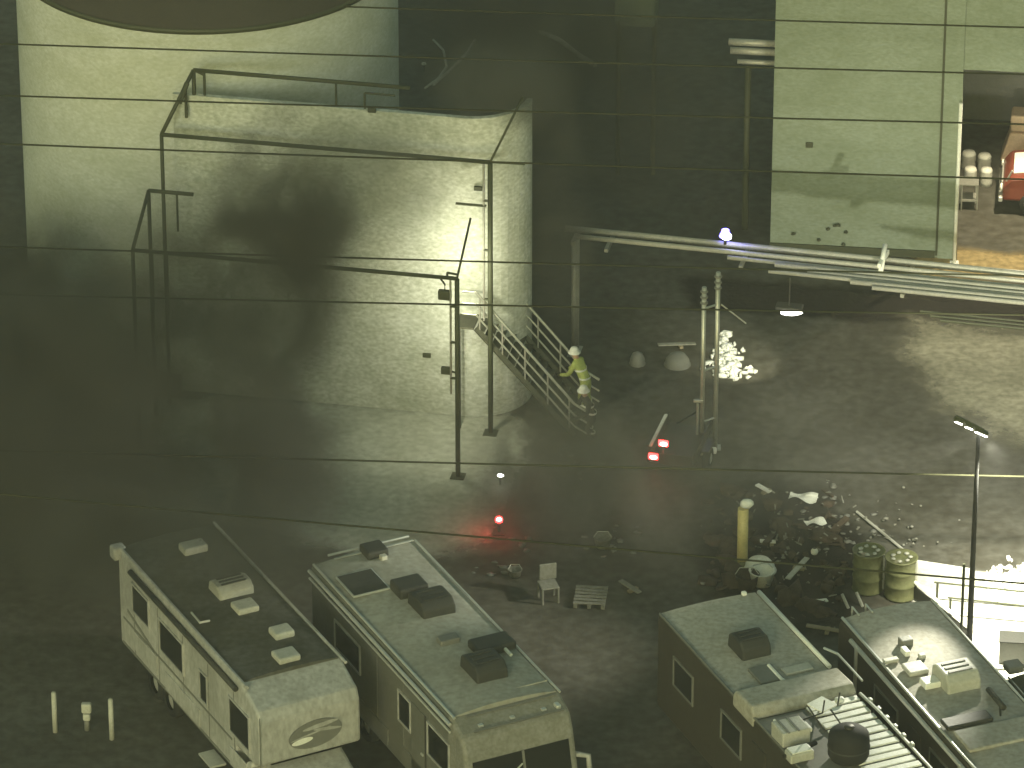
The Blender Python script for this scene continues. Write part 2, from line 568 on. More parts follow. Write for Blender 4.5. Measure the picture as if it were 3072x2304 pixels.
fl2 = Vector(f2.location) - U * 0.32 + V * 0.12 + Z * 3.0
fr = thing('floodlight', 'second small floodlight, low on the slim post and turned to the foot of the wall', 'floodlight', fl2)
m = MB(fl2)
m.box(fl2, (0.26, 0.14, 0.2), R(-11), 0.03)
m.tube([fl2 + U * 0.1, fl2 + U * 0.3 - V * 0.1], 0.025, 6)
m.build('housing', M['steel'], fr)
m = MB(fl2)
m.box(fl2 + V * 0.077, (0.2, 0.012, 0.15), R(-11))
m.build('lamp_face', M['lamp'], fr)
spot('floodlight_beam', fl2 + V * 0.1, fl2 + V * 2.0 - Z * 1.6 - U * 0.3, 240, R(172), blend=1.0, rad=0.1)

# ------------------------------------------------------------------ stairway up to the wall
s0 = P(1722, 1318)                       # foot of the near stringer
TOPZ, RUN, WID = 3.0, 2.6, 1.8
STM = M['stair']
st = thing('metal_stairway', 'wide steep metal stairway with many pipe handrails climbing left to the pale wall', 'stairs', s0)
up_dir = (-U * RUN + Z * TOPZ)
for k, off in enumerate((0.0, WID)):
    a = s0 + V * off
    m = MB(s0)
    m.tube([a + Z * 0.1, a + up_dir], 0.085, 4)
    m.build('stringer', STM, st)
    for hh, rr in ((1.05, 0.036), (0.72, 0.026), (0.4, 0.026)):
        m = MB(s0)
        m.tube([a + U * 0.34 - Z * 0.2 + Z * hh, a + Z * hh, a + up_dir + Z * hh, a + up_dir + Z * hh - U * 0.35], rr, 6)
        m.build('handrail', M['galv'], st)
    for t in (0.05, 0.27, 0.5, 0.73, 0.96):
        m = MB(s0)
        m.tube([a + up_dir * t, a + up_dir * t + Z * 1.05], 0.024, 6)
        m.build('baluster', M['galv'], st)
for i in range(13):
    t = (i + 0.7) / 13.2
    m = MB(s0)
    m.box(s0 + up_dir * t + V * (WID / 2), (0.24, WID - 0.16, 0.035), R(-11))
    m.build('tread', STM, st)
m = MB(s0)
m.box(s0 + up_dir - U * 0.3 + V * (WID / 2), (0.5, WID + 0.1, 0.05), R(-11))
m.build('landing', STM, st)
for dv in (0.05, WID - 0.05):
    q = s0 + up_dir - U * 0.45 + V * dv
    m = MB(s0)
    m.tube([Vector((q.x, q.y, 0)), q - Z * 0.03], 0.035, 6)
    m.build('leg', STM, st)


# ------------------------------------------------------------------ people
def person(label, base, face, lean, m_body, m_band, m_helm, crouch=0.0):
    """a standing or crouching figure grown with a Skin modifier; face = heading in radians"""
    root = thing('person', label, 'person', base, face)
    k = 1 - crouch
    hip = 0.93 * k
    L = Vector((lean, 0, 0))
    J = {
        'pelvis': (0, 0, hip, 0.15, 0.12), 'waist': (0.04 + lean * 0.25, 0, hip + 0.17, 0.155, 0.12), 'chest': (0.06 + lean * 0.7, 0, hip + 0.38, 0.18, 0.13),
        'neck': (0.07 + lean, 0, hip + 0.56, 0.065, 0.065), 'head': (0.10 + lean * 1.15, 0, hip + 0.70, 0.095, 0.10), 'crown': (0.10 + lean * 1.2, 0, hip + 0.80, 0.08, 0.09),
    }
    for sgn, nm in ((1, 'l'), (-1, 'r')):
        kx = 0.10 + 0.45 * crouch if sgn > 0 else 0.04 + 0.3 * crouch
        J['hip' + nm] = (0, 0.10 * sgn, hip - 0.06, 0.115, 0.11)
        J['knee' + nm] = (kx, 0.13 * sgn, 0.48 * k + 0.02, 0.085, 0.085)
        J['ank' + nm] = (-0.04 - 0.1 * crouch, 0.14 * sgn, 0.11, 0.062, 0.062)
        J['toe' + nm] = (0.15 - 0.1 * crouch, 0.16 * sgn, 0.045, 0.05, 0.04)
        J['sho' + nm] = (0.06 + lean * 0.9, 0.20 * sgn, hip + 0.48, 0.085, 0.085)
        J['elb' + nm] = (0.10 + lean * 1.2, 0.30 * sgn, hip + 0.22, 0.062, 0.062)
        J['wri' + nm] = (0.34 + lean * 1.3, 0.24 * sgn, hip + 0.12, 0.045, 0.045)
        J['han' + nm] = (0.42 + lean * 1.3, 0.21 * sgn, hip + 0.11, 0.042, 0.028)
        for f in range(4):
            J['f%d%s' % (f, nm)] = (0.50 + lean * 1.3 + (0.0, 0.012, 0.008, -0.006)[f], (0.21 + 0.024 * (f - 1.5)) * sgn, hip + 0.085, 0.011, 0.011)
        J['th' + nm] = (0.445 + lean * 1.3, 0.155 * sgn, hip + 0.10, 0.012, 0.012)
    E = [('pelvis', 'waist'), ('waist', 'chest'), ('chest', 'neck'), ('neck', 'head'), ('head', 'crown')]
    for nm in 'lr':
        E += [('pelvis', 'hip' + nm), ('hip' + nm, 'knee' + nm), ('knee' + nm, 'ank' + nm), ('ank' + nm, 'toe' + nm), ('chest', 'sho' + nm), ('sho' + nm, 'elb' + nm), ('elb' + nm, 'wri' + nm), ('wri' + nm, 'han' + nm), ('han' + nm, 'th' + nm)]
        E += [('han' + nm, 'f%d%s' % (f, nm)) for f in range(4)]
    names = list(J)
    me = bpy.data.meshes.new('figure')
    me.from_pydata([J[n][:3] for n in names], [(names.index(a), names.index(b)) for a, b in E], [])
    o = bpy.data.objects.new('figure', me)
    col.objects.link(o)
    sk = o.modifiers.new('skin', 'SKIN')
    for i, n in enumerate(names):
        me.skin_vertices[0].data[i].radius = J[n][3:5]
        me.skin_vertices[0].data[i].use_root = n == 'pelvis'
    ss = o.modifiers.new('sub', 'SUBSURF')
    ss.levels = ss.render_levels = 2
    dg = bpy.context.evaluated_depsgraph_get()
    ev = bpy.data.meshes.new_from_object(o.evaluated_get(dg))
    bpy.data.objects.remove(o)
    ev.materials.clear()
    for mm in (m_body, M['skin'], M['black']):
        ev.materials.append(mm)
    hx = J['head']
    for f in ev.polygons:
        c = f.center
        f.use_smooth = True
        f.material_index = 0
        if c.z > hip + 0.60: f.material_index = 1
        elif c.x > J['wril'][0] + 0.02 and c.z < hip + 0.2 and c.z > hip: f.material_index = 2
        elif c.z < 0.17: f.material_index = 2
    body = bpy.data.objects.new('body', ev)
    col.objects.link(body)
    body.parent = root
    hc = Vector((hx[0] + 0.01, 0, hx[2] + 0.045))
    m = MB()
    m.lathe([(0.17, 0.0), (0.165, 0.02), (0.125, 0.03), (0.122, 0.08), (0.09, 0.14), (0.0, 0.17)], hc, 20)
    m.build('helmet', m_helm, root)
    for zz, rx, ry, cx in ((hip + 0.30, 0.185, 0.155, 0.055 + lean * 0.55), (hip + 0.08, 0.165, 0.15, 0.02 + lean * 0.1)):
        m = MB()
        m.grid(lambda a, b: (cx + rx * 1.06 * math.cos(2 * math.pi * a) * 0.82, ry * 1.3 * math.sin(2 * math.pi * a), zz + 0.055 * b), 24, 1)
        m.build('reflective_band', m_band, root)
    m = MB()
    for sgn in (1, -1):
        a = J['kneel' if sgn > 0 else 'kneer']
        b = J['ankl' if sgn > 0 else 'ankr']
        q = Vector(a[:3]).lerp(Vector(b[:3]), 0.6)
        m.grid(lambda u, v: (q.x + 0.088 * math.cos(2 * math.pi * u), q.y + 0.088 * math.sin(2 * math.pi * u), q.z + 0.05 * v), 16, 1)
    m.build('trouser_band', m_band, root)
    m = MB()
    m.box((hc.x + 0.10, 0.035, hc.z - 0.03), (0.02, 0.022, 0.012), 0, 0.004)
    m.box((hc.x + 0.10, -0.035, hc.z - 0.03), (0.02, 0.022, 0.012), 0, 0.004)
    m.build('eyes', M['black'], root)
    m = MB()
    m.tube([(hc.x + 0.10, 0, hc.z - 0.03), (hc.x + 0.125, 0, hc.z - 0.075)], [0.008, 0.016], 6)
    m.build('nose', M['skin'], root)
    return root


person('person in a lime hi-vis coat and pale helmet leaning at the stair foot', P(1758, 1236), R(150), 0.22, M['hivis'], M['reflect'], M['helmet'])
person('person in dark turnout gear with a pale helmet crouching beside the lime coat', P(1776, 1312), R(200), 0.12, M['turnout'], M['reflect'], M['helmet'], 0.28)

# ------------------------------------------------------------------ pipe rack on the right
rk0 = P(1722, 1062)
RH = up_to(rk0, 705)
rack = thing('pipe_rack', 'long overhead pipe rack carrying parallel pale pipes across the right of the yard', 'pipe rack', rk0)
RU = Vector((math.cos(R(-12.6)), math.sin(R(-12.6)), 0))
RV_ = Vector((-RU.y, RU.x, 0))
pipes = [(0.25, 0.04, -0.3, 26, 0.07), (-0.18, 0.05, 0.1, 26, 0.055), (-0.42, 0.0, 4.2, 26, 0.045), (-0.60, 0.02, 5.5, 26, 0.055), (-0.79, 0.0, 6.4, 26, 0.05), (-0.97, 0.0, 5.4, 26, 0.045), (-1.14, 0.02, 7.6, 26, 0.055), (-1.32, 0.0, 8.2, 26, 0.05)]
for (v, dz, a, b, r) in pipes:
    p0 = rk0 + RV_ * v + Z * (RH + dz)
    m = MB(rk0)
    m.tube([p0 + RU * a, p0 + RU * b], r * 1.25, 10)
    m.build('pipe', M['pipe'], rack)
for uu, vs in ((0.0, (-0.05, 0.3)), (13.2, (0.35,)), (18, (0.35, -1.9))):
    for v in vs:
        q = rk0 + RU * uu + RV_ * v
        m = MB(rk0)
        m.tube([q, q + Z * (RH - 0.12)], 0.075, 8)
        m.box(q + Z * 0.015, (0.3, 0.3, 0.03), R(-12.6))
        m.build('post', M['pipe'], rack)
for uu, vv in ((0.0, 0.6), (0.95, 0.8), (4.6, 1.0), (9.0, 1.7), (13.2, 1.9), (18, 1.9)):
    q = rk0 + RU * uu + RV_ * (0.4 - vv / 2) + Z * (RH - 0.13)
    m = MB(rk0)
    m.box(q, (0.1, vv + 0.15, 0.1), R(-12.6))
    m.build('cross_beam', M['galv'], rack)
q = at(2650, 775, y=(rk0 + RU * 8.5).y)
m = MB(rk0)
m.box(q - Z * 0.02, (0.1, 0.9, 0.14), R(-18), 0.02)
m.tube([q - Z * 0.2 + RV_ * -0.4, q + Z * 0.28 + RV_ * 0.25], 0.07, 8)
m.build('clamp', M['white'], rack)
m = MB(rk0)
for k in range(3):
    p0 = rk0 + RU * (9.5 + 0.3 * k) + RV_ * (-1.5 - 0.2 * k) + Z * (RH - 0.45)
    m.tube([p0, p0 + RU * 18], 0.035, 6)
m.build('lower_pipes', M['steel'], rack)

# blue beacon on the rack
bq = at(2176, 702, y=(rk0 + RU * 4.1).y + 0.2)
bb = thing('beacon', 'glowing blue beacon standing on the pipe rack', 'beacon', bq - Z * 0.12)
m = MB(bb.location); m.tube([bq - Z * 0.3, bq - Z * 0.05], 0.04, 8); m.build('stem', M['dark'], bb)
m = MB(bb.location); m.lathe([(0.16, -0.02), (0.16, 0.0), (0.10, 0.13), (0.10, 0.17)], bq + Z * -0.05, 16); m.build('lens', M['bluelamp'], bb)
m = MB(bb.location); m.lathe([(0.0, -0.02), (0.125, 0.02), (0.125, 0.10), (0, 0.17)], bq + Z * 0.0 - Vector((-0.03, 0.16, 0.06)), 16); m.build('bulb', M['bluecore'], bb)
point('beacon_light', bq + Z * 0.3, 6, (0.2, 0.2, 1))

# pendant lamp under the rack
lq = at(2368, 930, y=(rk0 + RU * 5.7 - RV_ * 1.1).y)
lp = thing('pendant_lamp', 'lit white pendant lamp hanging under the pipe rack', 'lamp', lq)
m = MB(lq); m.tube([lq + Z * 0.1, Vector((lq.x, lq.y, RH - 0.1))], 0.02, 6); m.build('rod', M['dark'], lp)
m = MB(lq); m.box(lq + Z * 0.09, (0.72, 0.36, 0.10), R(-12), 0.04); m.build('lamp_shade', M['dark'], lp)
m = MB(lq); m.blob(lq - Z * 0.01 + Vector((0.05, -0.12, 0)), (0.29, 0.12, 0.075), 4, 0.05); m.build('bulb', M['lamp'], lp)
spot('pendant_beam', lq - Z * 0.08, P(2190, 1075), 420, R(52))

# twin steel posts
t0 = P(2104, 1358)
tp = thing('twin_posts', 'pair of tall slim pale posts with insulators standing beside the foam', 'post pair', t0)
TPH = up_to(t0, 830)
for dx, hh in ((0.0, TPH - 0.3), (0.36, TPH)):
    q = t0 + Vector((dx, 0.25 if dx else 0, 0))
    m = MB(t0); m.tube([q, q + Z * hh], 0.062, 8); m.box(q + Z * 0.015, (0.3, 0.3, 0.03)); m.build('post', M['galv'], tp)
    for k in range(3):
        m = MB(t0); m.lathe([(0.0, 0), (0.10, 0.01), (0.10, 0.04), (0.06, 0.06), (0, 0.07)], q + Z * (hh - 0.15 - 0.16 * k), 12); m.build('insulator', M['trim'], tp)
for zz in (0.9, 2.4, 4.2):
    m = MB(t0); m.tube([t0 + Z * zz, t0 + Vector((0.36, 0.25, zz))], 0.03, 6); m.build('tie', M['galv'], tp)
m = MB(t0); m.box(t0 + Vector((0.22, -0.12, 0.13)), (0.34, 0.2, 0.12), 0, 0.03); m.build('junction_box', M['white'], tp)
m = MB(t0); m.box(t0 + Vector((-0.1, -0.05, 1.55)), (0.26, 0.1, 0.08), 0, 0.02); m.tube([t0 + Vector((-0.12, -0.1, 0)), t0 + Vector((-0.12, -0.1, 1.5))], 0.035, 6); m.build('conduit', M['galv'], tp)
m = MB(t0); a = t0 + Vector((0.45, 0.2, TPH - 0.9)); m.tube([a, a + Vector((0.65, 0.1, -0.6))], 0.02, 6); m.build('stay', M['galv'], tp)

# foam
rnd = random.Random(11)
m = MB()
for k in range(210):
    t = rnd.random() ** 0.8
    px = 2174 + 16 * t + rnd.gauss(0, 7 + 22 * t)
    py = 1008 + 125 * t + rnd.gauss(0, 9)
    q = P(px, py)
    h = rnd.uniform(0.02, 0.085)
    m.blob(q + Z * rnd.uniform(0, 0.05), (h * rnd.uniform(0.6, 2), h * rnd.uniform(0.8, 2.4), h), k, 0.7, 1)
tag(m.build('foam', M['foam']), kind='stuff')

# ------------------------------------------------------------------ pale building with an open bay
b0 = P(2310, 748)
BU = Vector((math.cos(R(-6.5)), math.sin(R(-6.5)), 0))
BV = Vector((-BU.y, BU.x, 0))
bl = thing('metal_building', 'pale green metal building with an open bay at its right end', 'building', b0)
BH = 10.5
wlen = (P(2812, 770) - b0).dot(BU)
olen = (P(2868, 770) - b0).dot(BU)


def bpt(u, v, z=0):
    return b0 + BU * u + BV * v + Z * z


def bbox(m, u0, u1, v0, v1, z0, z1, bev=0):
    m.box(bpt((u0 + u1) / 2, (v0 + v1) / 2, (z0 + z1) / 2), (u1 - u0, v1 - v0, z1 - z0), R(-6.5), bev)


m = MB(b0); bbox(m, 0, wlen, 0, 0.3, 0, BH); m.build('front_wall', M['shed'], bl)
m = MB(b0); bbox(m, wlen + 0.004, olen, -0.05, 0.36, 0, BH); m.build('corner_pier', M['shed'], bl)
m = MB(b0); bbox(m, wlen - 0.06, wlen + 0.0, -0.07, -0.003, 0.1, BH); m.build('downpipe', M['steel'], bl)
LZ = up_to(bpt(olen + 1, 0), 214)
m = MB(b0); bbox(m, olen + 0.003, 18, 0, 0.3, LZ, BH); m.build('lintel_wall', M['shed'], bl)
m = MB(b0); bbox(m, 0.0, 0.3, 0.304, 9.4, 0, BH); m.build('side_wall', M['shed'], bl)
m = MB(b0); bbox(m, 0.304, 18, 9.1, 9.4, 0, BH); m.build('back_wall', M['trim'], bl)
m = MB(b0); bbox(m, wlen - 0.1, wlen + 0.15, 0.364, 9.096, 0, BH - 0.2); m.build('partition', M['trim'], bl)
m = MB(b0); bbox(m, -0.05, 18, -0.12, 9.5, BH + 0.003, BH + 0.2); m.build('roof', M['trim'], bl)
m = MB(b0); bbox(m, olen - 0.02, olen + 0.03, -0.1, -0.053, 0.0, 0.4); m.build('base_trim', M['steel'], bl)
m = MB(b0); bbox(m, -0.02, wlen - 0.07, -0.06, -0.003, 0.0, 0.22); m.build('plinth', M['steel'], bl)
rnd = random.Random(5)
for k in range(7):
    m = MB(b0)
    u = rnd.uniform(0.6, 2.2)
    m.blob(bpt(u, -0.12, 0.25 + rnd.uniform(0, 0.7)), (0.07, 0.05, 0.05), k, 0.3, 1)
    m.build('grime_tuft', M['steel'], bl)
m = MB(b0); q = at(2426, 447, y=b0.y - 0.4); m.box(bpt((q - b0).dot(BU), -0.03, q.z), (0.2, 0.06, 0.16), R(-6.5), 0.02); m.build('wall_plate', M['steel'], bl)
# stub beams out of the left flank
dk = thing('duct_stub', 'pair of short pale ducts sticking out beside the metal building', 'duct', bpt(-0.7, 1.2, 0))
for zz, r, x0 in ((up_to(bpt(0, 1.2), 132), 0.10, -1.35), (up_to(bpt(0, 1.2), 158), 0.10, -1.3), (up_to(bpt(0, 1.2), 190), 0.07, -1.1)):
    m = MB(dk.location); m.tube([bpt(x0, 1.2, zz), bpt(-0.02, 1.2, zz)], r, 10); m.build('duct', M['pipe'], dk)
q = bpt(-0.8, 1.2, 0)
m = MB(dk.location); m.tube([q, q + Z * (up_to(q, 200))], 0.09, 8); m.build('support', M['steel'], dk)

gp = bpt(olen - 0.03, -0.28)
gd = thing('guard_pipe', 'slim white upright pipe at the corner of the open bay', 'pipe', gp)
m = MB(gp); m.tube([gp, gp + Z * up_to(gp, 310)], 0.05, 8); m.build('upright', M['white'], gd)
m = MB(gp); m.box(gp + Z * 0.02, (0.24, 0.2, 0.04)); m.build('foot', M['white'], gd)

# bay contents
rnd = random.Random(3)
for k, (px, py, s_) in enumerate(((2905, 470, 1.0), (2952, 478, 0.95), (2910, 518, 0.9), (2958, 520, 0.85))):
    q = P(px, py + 34)
    lab = ['white drum with a domed lid, back left of four in the bay', 'white drum with a domed lid, back right of four in the bay', 'white drum, front left of four in the bay', 'white drum, front right of four in the bay'][k]
    d = thing('white_drum', lab, 'drum', q, group='white drums in the open bay')
    m = MB(q); m.lathe([(0, 0), (0.2 * s_, 0), (0.21 * s_, 0.12), (0.19 * s_, 0.2), (0.21 * s_, 0.3), (0.2 * s_, 0.42)], q, 16); m.build('drum_body', M['plastic'], d)
    m = MB(q); m.lathe([(0.2 * s_, 0.424), (0.21 * s_, 0.44), (0.17 * s_, 0.52), (0, 0.55)], q, 16); m.build('lid', M['white'], d)
q = P(2905, 620)
kr = thing('steel_trolley', 'low pale steel trolley standing just inside the open bay', 'trolley', q)
m = MB(q); m.box(q + Z * 0.3, (0.5, 0.5, 0.05), R(-6)); m.build('tray', M['galv'], kr)
for dx in (-0.22, 0.22):
    for dy in (-0.22, 0.22):
        m = MB(q); m.tube([q + Vector((dx, dy, 0)), q + Vector((dx, dy, 0.8))], 0.025, 6); m.build('leg', M['galv'], kr)
m = MB(q); m.box(q + Z * 0.8, (0.54, 0.54, 0.03), R(-6)); m.build('shelf', M['galv'], kr)

q = P(3085, 640)
tv = thing('red_truck', 'dark red truck nose parked inside the open bay', 'truck', q, R(-6))
m = MB(); m.prism([(-0.75, 0.45), (-0.75, 0.9), (-0.55, 1.15), (0.3, 1.25), (0.75, 1.9), (2.4, 1.95), (2.4, 0.45)], -0.2, 1.7, 0.08); m.build('body', M['red'], tv)
m = MB(); m.box((-0.12, 0.75, 1.225), (0.7, 1.3, 0.05), 0, 0.02, 0, R(-6.7)); m.build('hood_panel', M['white'], tv)  # white panel paints the glare on the hood
m = MB(); m.box((-0.80, 0.75, 0.5), (0.12, 1.95, 0.16), 0, 0.03); m.build('bumper', M['alu'], tv)
m = MB(); m.box((0.45, 0.75, 1.58), (0.04, 1.6, 0.55), 0, 0, 0, R(-56)); m.build('windshield', M['glass'], tv)
m = MB(); m.box((-0.77, 0.75, 0.8), (0.05, 1.2, 0.2), 0, 0.02); m.build('grille', M['alu'], tv)
for y in (-0.05, 1.5):
    m = MB(); m.lathe([(0, 0), (0.11, 0), (0.11, 0.05), (0, 0.07)], (0, 0, 0), 14)
    h = m.build('headlight', M['white'], tv); h.location = (-0.76, y, 0.82); h.rotation_euler = (0, R(-90), 0)
for x in (0.1, 1.8):
    for y in (-0.1, 1.6):
        m = MB(); m.lathe([(0.2, -0.12), (0.36, -0.12), (0.38, 0), (0.36, 0.12), (0.2, 0.12)], (0, 0, 0), 20)
        h = m.build('wheel', M['black'], tv); h.location = (x, y, 0.38); h.rotation_euler = (R(90), 0, 0)
m = MB(); m.tube([(-0.65, -0.25, 1.1), (-0.5, -0.3, 1.45)], 0.03, 6); m.build('mirror_arm', M['alu'], tv)

q = P(3065, 470)
cv = thing('canvas_cover', 'peach coloured canvas cover over a stack at the back of the bay', 'canvas cover', q, R(-8))
m = MB(); m.prism([(-0.6, 0), (-0.35, 0.9), (0.9, 0.9), (1.1, 0)], -0.4, 0.5, 0.05); m.build('cover', M['canvas'], cv)
m = MB(); m.box((0.1, 0.05, 1.16), (0.9, 0.7, 0.5), 0, 0.06); m.build('bundle', M['canvas'], cv)
# bay lamp
q = bpt(olen + 1.9, 2.2, LZ - 0.5)
by = thing('bay_lamp', 'warm lamp hung from the ceiling of the open bay', 'lamp', q)
m = MB(q); m.lathe([(0.22, 0), (0.2, 0.06), (0.06, 0.2), (0, 0.22)], q, 16); m.tube([q + Z * 0.2, Vector((q.x, q.y, BH))], 0.015, 6); m.build('lamp_shade', M['dark'], by)
m = MB(q); m.blob(q, (0.09, 0.09, 0.08), 2, 0.02); m.build('bulb', M['lamp'], by)
spot('bay_beam', q - Z * 0.12, q - Z * 3 + BV * -1.4, 2000, R(150), (1.0, 0.86, 0.58))

# far things behind
q = P(1905, 500)
hb = thing('pale_hopper', 'pale green hopper standing far back between tank and building', 'hopper', q)
hz = up_to(q, 78)
m = MB(q); m.box(q + Z * (hz + 2.0), (1.15, 1.2, 3.6), R(-6), 0.12); m.build('hopper_body', M['shed'], hb)
for dx in (-0.5, 0.5):
    for dy in (-0.5, 0.5):
        m = MB(q); m.tube([q + Vector((dx, dy, 0)), q + Vector((dx, dy, hz + 0.4))], 0.06, 6); m.build('leg', M['steel'], hb)

def ground_pipe(name, label, cat, pts, r, m_, z=0.15):
    ps = [P(a, b, z) for a, b in pts]
    m = MB(ps[0]); m.tube(ps, r, 8)
    return tag(m.build(name, m_), label, cat)


ground_pipe('hose', 'pale hose curling on the dark ground right of the tank top', 'hose', [(1275, 265), (1315, 235), (1340, 200), (1330, 150), (1300, 120)], 0.035, M['pipe'])
ground_pipe('pipe_length', 'pale pipe length lying beside the hose behind the wall', 'pipe', [(1300, 255), (1345, 215), (1400, 160), (1425, 120)], 0.04, M['pipe'])
ground_pipe('pipe_length', 'long pale pipe lying slantwise in the smoke behind the wall', 'pipe', [(1620, 95), (1680, 120), (1730, 160), (1785, 195)], 0.07, M['pipe'], 0.3)
q = P(1272, 215)
wl_ = thing('marker_lamp', 'tiny white lamp glowing in the dark right of the tank', 'lamp', q)
m = MB(q); m.tube([q, q + Z * 0.22], 0.03, 6); m.build('stem', M['dark'], wl_)
m = MB(q); m.blob(q + Z * 0.26, (0.075, 0.06, 0.05), 1, 0.03); m.build('bulb', M['plastic'], wl_)


# ------------------------------------------------------------------ motorhomes and trailers
def vehicle_root(name, label, cat, corner, roof_z, width, head_px, group=None):
    """corner = photo pixel of the rear roof corner on the picture's left; head_px = direction of the roof edge in the photo"""
    a = P(corner[0], corner[1], roof_z)
    b = P(corner[0] + head_px[0], corner[1] + head_px[1], roof_z)
    d = b - a
    rz = math.atan2(d.y, d.x)
    root = thing(name, label, cat, (0, 0, 0), rz, group)
    rot = Matrix.Rotation(rz, 3, 'Z')
    o = a - rot @ Vector((0, -width / 2, roof_z))
    root.location = o
    inv = rot.inverted()

    def loc(px, py, z=roof_z):
        q = inv @ (P(px, py, z) - o)
        return Vector((q.x, q.y, z))
    return root, loc


def part(name, m, parent, f):
    b = MB()
    f(b)
    return b.build(name, m, parent)


def roof_sheet(root, x0, x1, w, z, m, crown=0.07, name='roof'):
    b = MB()
    b.grid(lambda u, v: (x0 + (x1 - x0) * u, -w / 2 + w * v, z + crown * (1 - (2 * v - 1) ** 2)), 2, 10)
    b.grid(lambda u, v: (x0, -w / 2 + w * v, z - 0.05 + (crown * (1 - (2 * v - 1) ** 2) + 0.05) * u), 1, 10)
    b.grid(lambda u, v: (x1, -w / 2 + w * v, z - 0.05 + (crown * (1 - (2 * v - 1) ** 2) + 0.05) * (1 - u)), 1, 10)
    return b.build(name, m, root)


def wheel(root, x, y, r=0.42, wd=0.28):
    b = MB()
    b.lathe([(r * 0.55, -wd / 2), (r * 0.92, -wd / 2), (r, -wd / 4), (r, wd / 4), (r * 0.92, wd / 2), (r * 0.55, wd / 2)], (0, 0, 0), 24)
    o = b.build('wheel', M['black'], root)
    o.location = (x, y, r)
    o.rotation_euler = (R(90), 0, 0)
    b = MB()
    b.lathe([(0, -0.09), (r * 0.3, -0.1), (r * 0.56, -0.06), (r * 0.56, 0.06), (r * 0.3, 0.1), (0, 0.09)], (0, 0, 0), 16)
    b.build('rim', M['alu'], o)


def window(root, x0, x1, z0, z1, y, side=-1, frame=M['gel']):
    b = MB()
    yy = y + side * 0.012
    t = 0.05
    for (a0, a1, c0, c1) in ((x0, x1, z1, z1 + t), (x0, x1, z0 - t, z0), (x0 - t, x0, z0 - t, z1 + t), (x1, x1 + t, z0 - t, z1 + t)):
        b.box(((a0 + a1) / 2, yy, (c0 + c1) / 2), (a1 - a0, 0.05, c1 - c0))
    w_ = b.build('window', frame, root)
    b = MB()
    b.box(((x0 + x1) / 2, y + side * 0.006, (z0 + z1) / 2), (x1 - x0, 0.02, z1 - z0))
    b.build('pane', M['glass'], w_)
    return w_


def roof_box(root, name, q, sx, sy, sz, m, bev=0.05, rz=0, label=None):
    b = MB()
    b.box((q.x, q.y, q.z + sz / 2), (sx, sy, sz), rz, bev)
    o = b.build(name, m, root)
    if label:
        o['label'] = label
    return o


def ac_unit(root, q, sx, sy, sz, m, lid=True):
    b = MB()
    h = sz
    b.prism([(q.x - sx / 2, q.z - 0.03), (q.x - sx / 2 + 0.05, q.z + h * 0.8), (q.x - sx / 2 + 0.2, q.z + h), (q.x + sx / 2 - 0.2, q.z + h), (q.x + sx / 2 - 0.03, q.z + h * 0.6), (q.x + sx / 2, q.z - 0.03)], q.y - sy / 2, q.y + sy / 2, 0.05)
    o = b.build('air_conditioner', m, root)
    for k in range(3):
        b = MB()
        b.box((q.x - sx * 0.2 + k * sx * 0.2, q.y, q.z + h + 0.012), (sx * 0.08, sy * 0.7, 0.02))
        b.build('vent_slot', M['dark'], o)
    return o


def rail(root, x0, x1, y, z, m, r=0.035, name='roof_rail'):
    b = MB()
    b.tube([(x0, y, z), (x1, y, z)], r, 6)
    return b.build(name, m, root)


# --- first motorhome (left): overcab bunk with an oval emblem
W1, H1z = 2.58, 3.25
v1, L1 = vehicle_root('motorhome', 'motorhome with an oval emblem on its pale overcab, roof half hidden in smoke', 'motorhome', (352, 1640), H1z, W1, (425, 470), 'motorhomes and trailers parked in a row')
Len1 = L1(775, 2108).x
part('body', M['gel'], v1, lambda b: b.prism([(0, 0.62), (0, H1z - 0.02), (Len1 - 1.0, H1z - 0.02), (Len1 - 0.12, H1z - 0.34), (Len1, H1z - 0.6), (Len1 + 0.02, H1z - 1.72), (Len1 - 0.25, H1z - 1.86), (Len1 - 1.35, H1z - 1.9), (Len1 - 1.5, 0.62)], -W1 / 2, W1 / 2, 0.07))
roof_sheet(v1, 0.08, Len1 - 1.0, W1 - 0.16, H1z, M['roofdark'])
part('cab', M['gel'], v1, lambda b: b.prism([(Len1 - 1.49, 0.55), (Len1 - 1.49, 1.33), (Len1 - 0.5, 1.30), (Len1 + 0.35, 1.02), (Len1 + 0.9, 0.95), (Len1 + 1.0, 0.5)], -0.98, 0.98, 0.09))
part('windshield', M['glass'], v1, lambda b: b.prism([(Len1 - 0.42, 1.30), (Len1 - 0.9, 1.345), (Len1 - 0.2, 1.345)], -0.9, 0.9))
rail(v1, 0.0, Len1 - 0.7, -W1 / 2 + 0.03, H1z + 0.01, M['gel'], 0.05)
rail(v1, 0.0, Len1 - 0.7, W1 / 2 - 0.03, H1z + 0.01, M['gel'], 0.04)
part('awning', M['dark'], v1, lambda b: b.tube([(0.9, -W1 / 2 - 0.07, H1z - 0.22), (Len1 - 1.1, -W1 / 2 - 0.07, H1z - 0.22)], 0.07, 8))
part('awning_case', M['gel'], v1, lambda b: b.box((Len1 / 2 - 0.2, -W1 / 2 - 0.03, H1z - 0.36), (Len1 - 2.2, 0.06, 0.07)))
part('corner_cap', M['gel'], v1, lambda b: b.box((0.03, -W1 / 2 + 0.0, H1z - 0.12), (0.32, 0.34, 0.34), 0, 0.06))
t_ = lambda px: Len1 * (px - 352) / 425
window(v1, t_(398), t_(447), 1.95, 2.66, -W1 / 2)
window(v1, t_(482), t_(552), 1.72, 2.52, -W1 / 2)
window(v1, t_(604), t_(624), 1.62, 2.35, -W1 / 2)
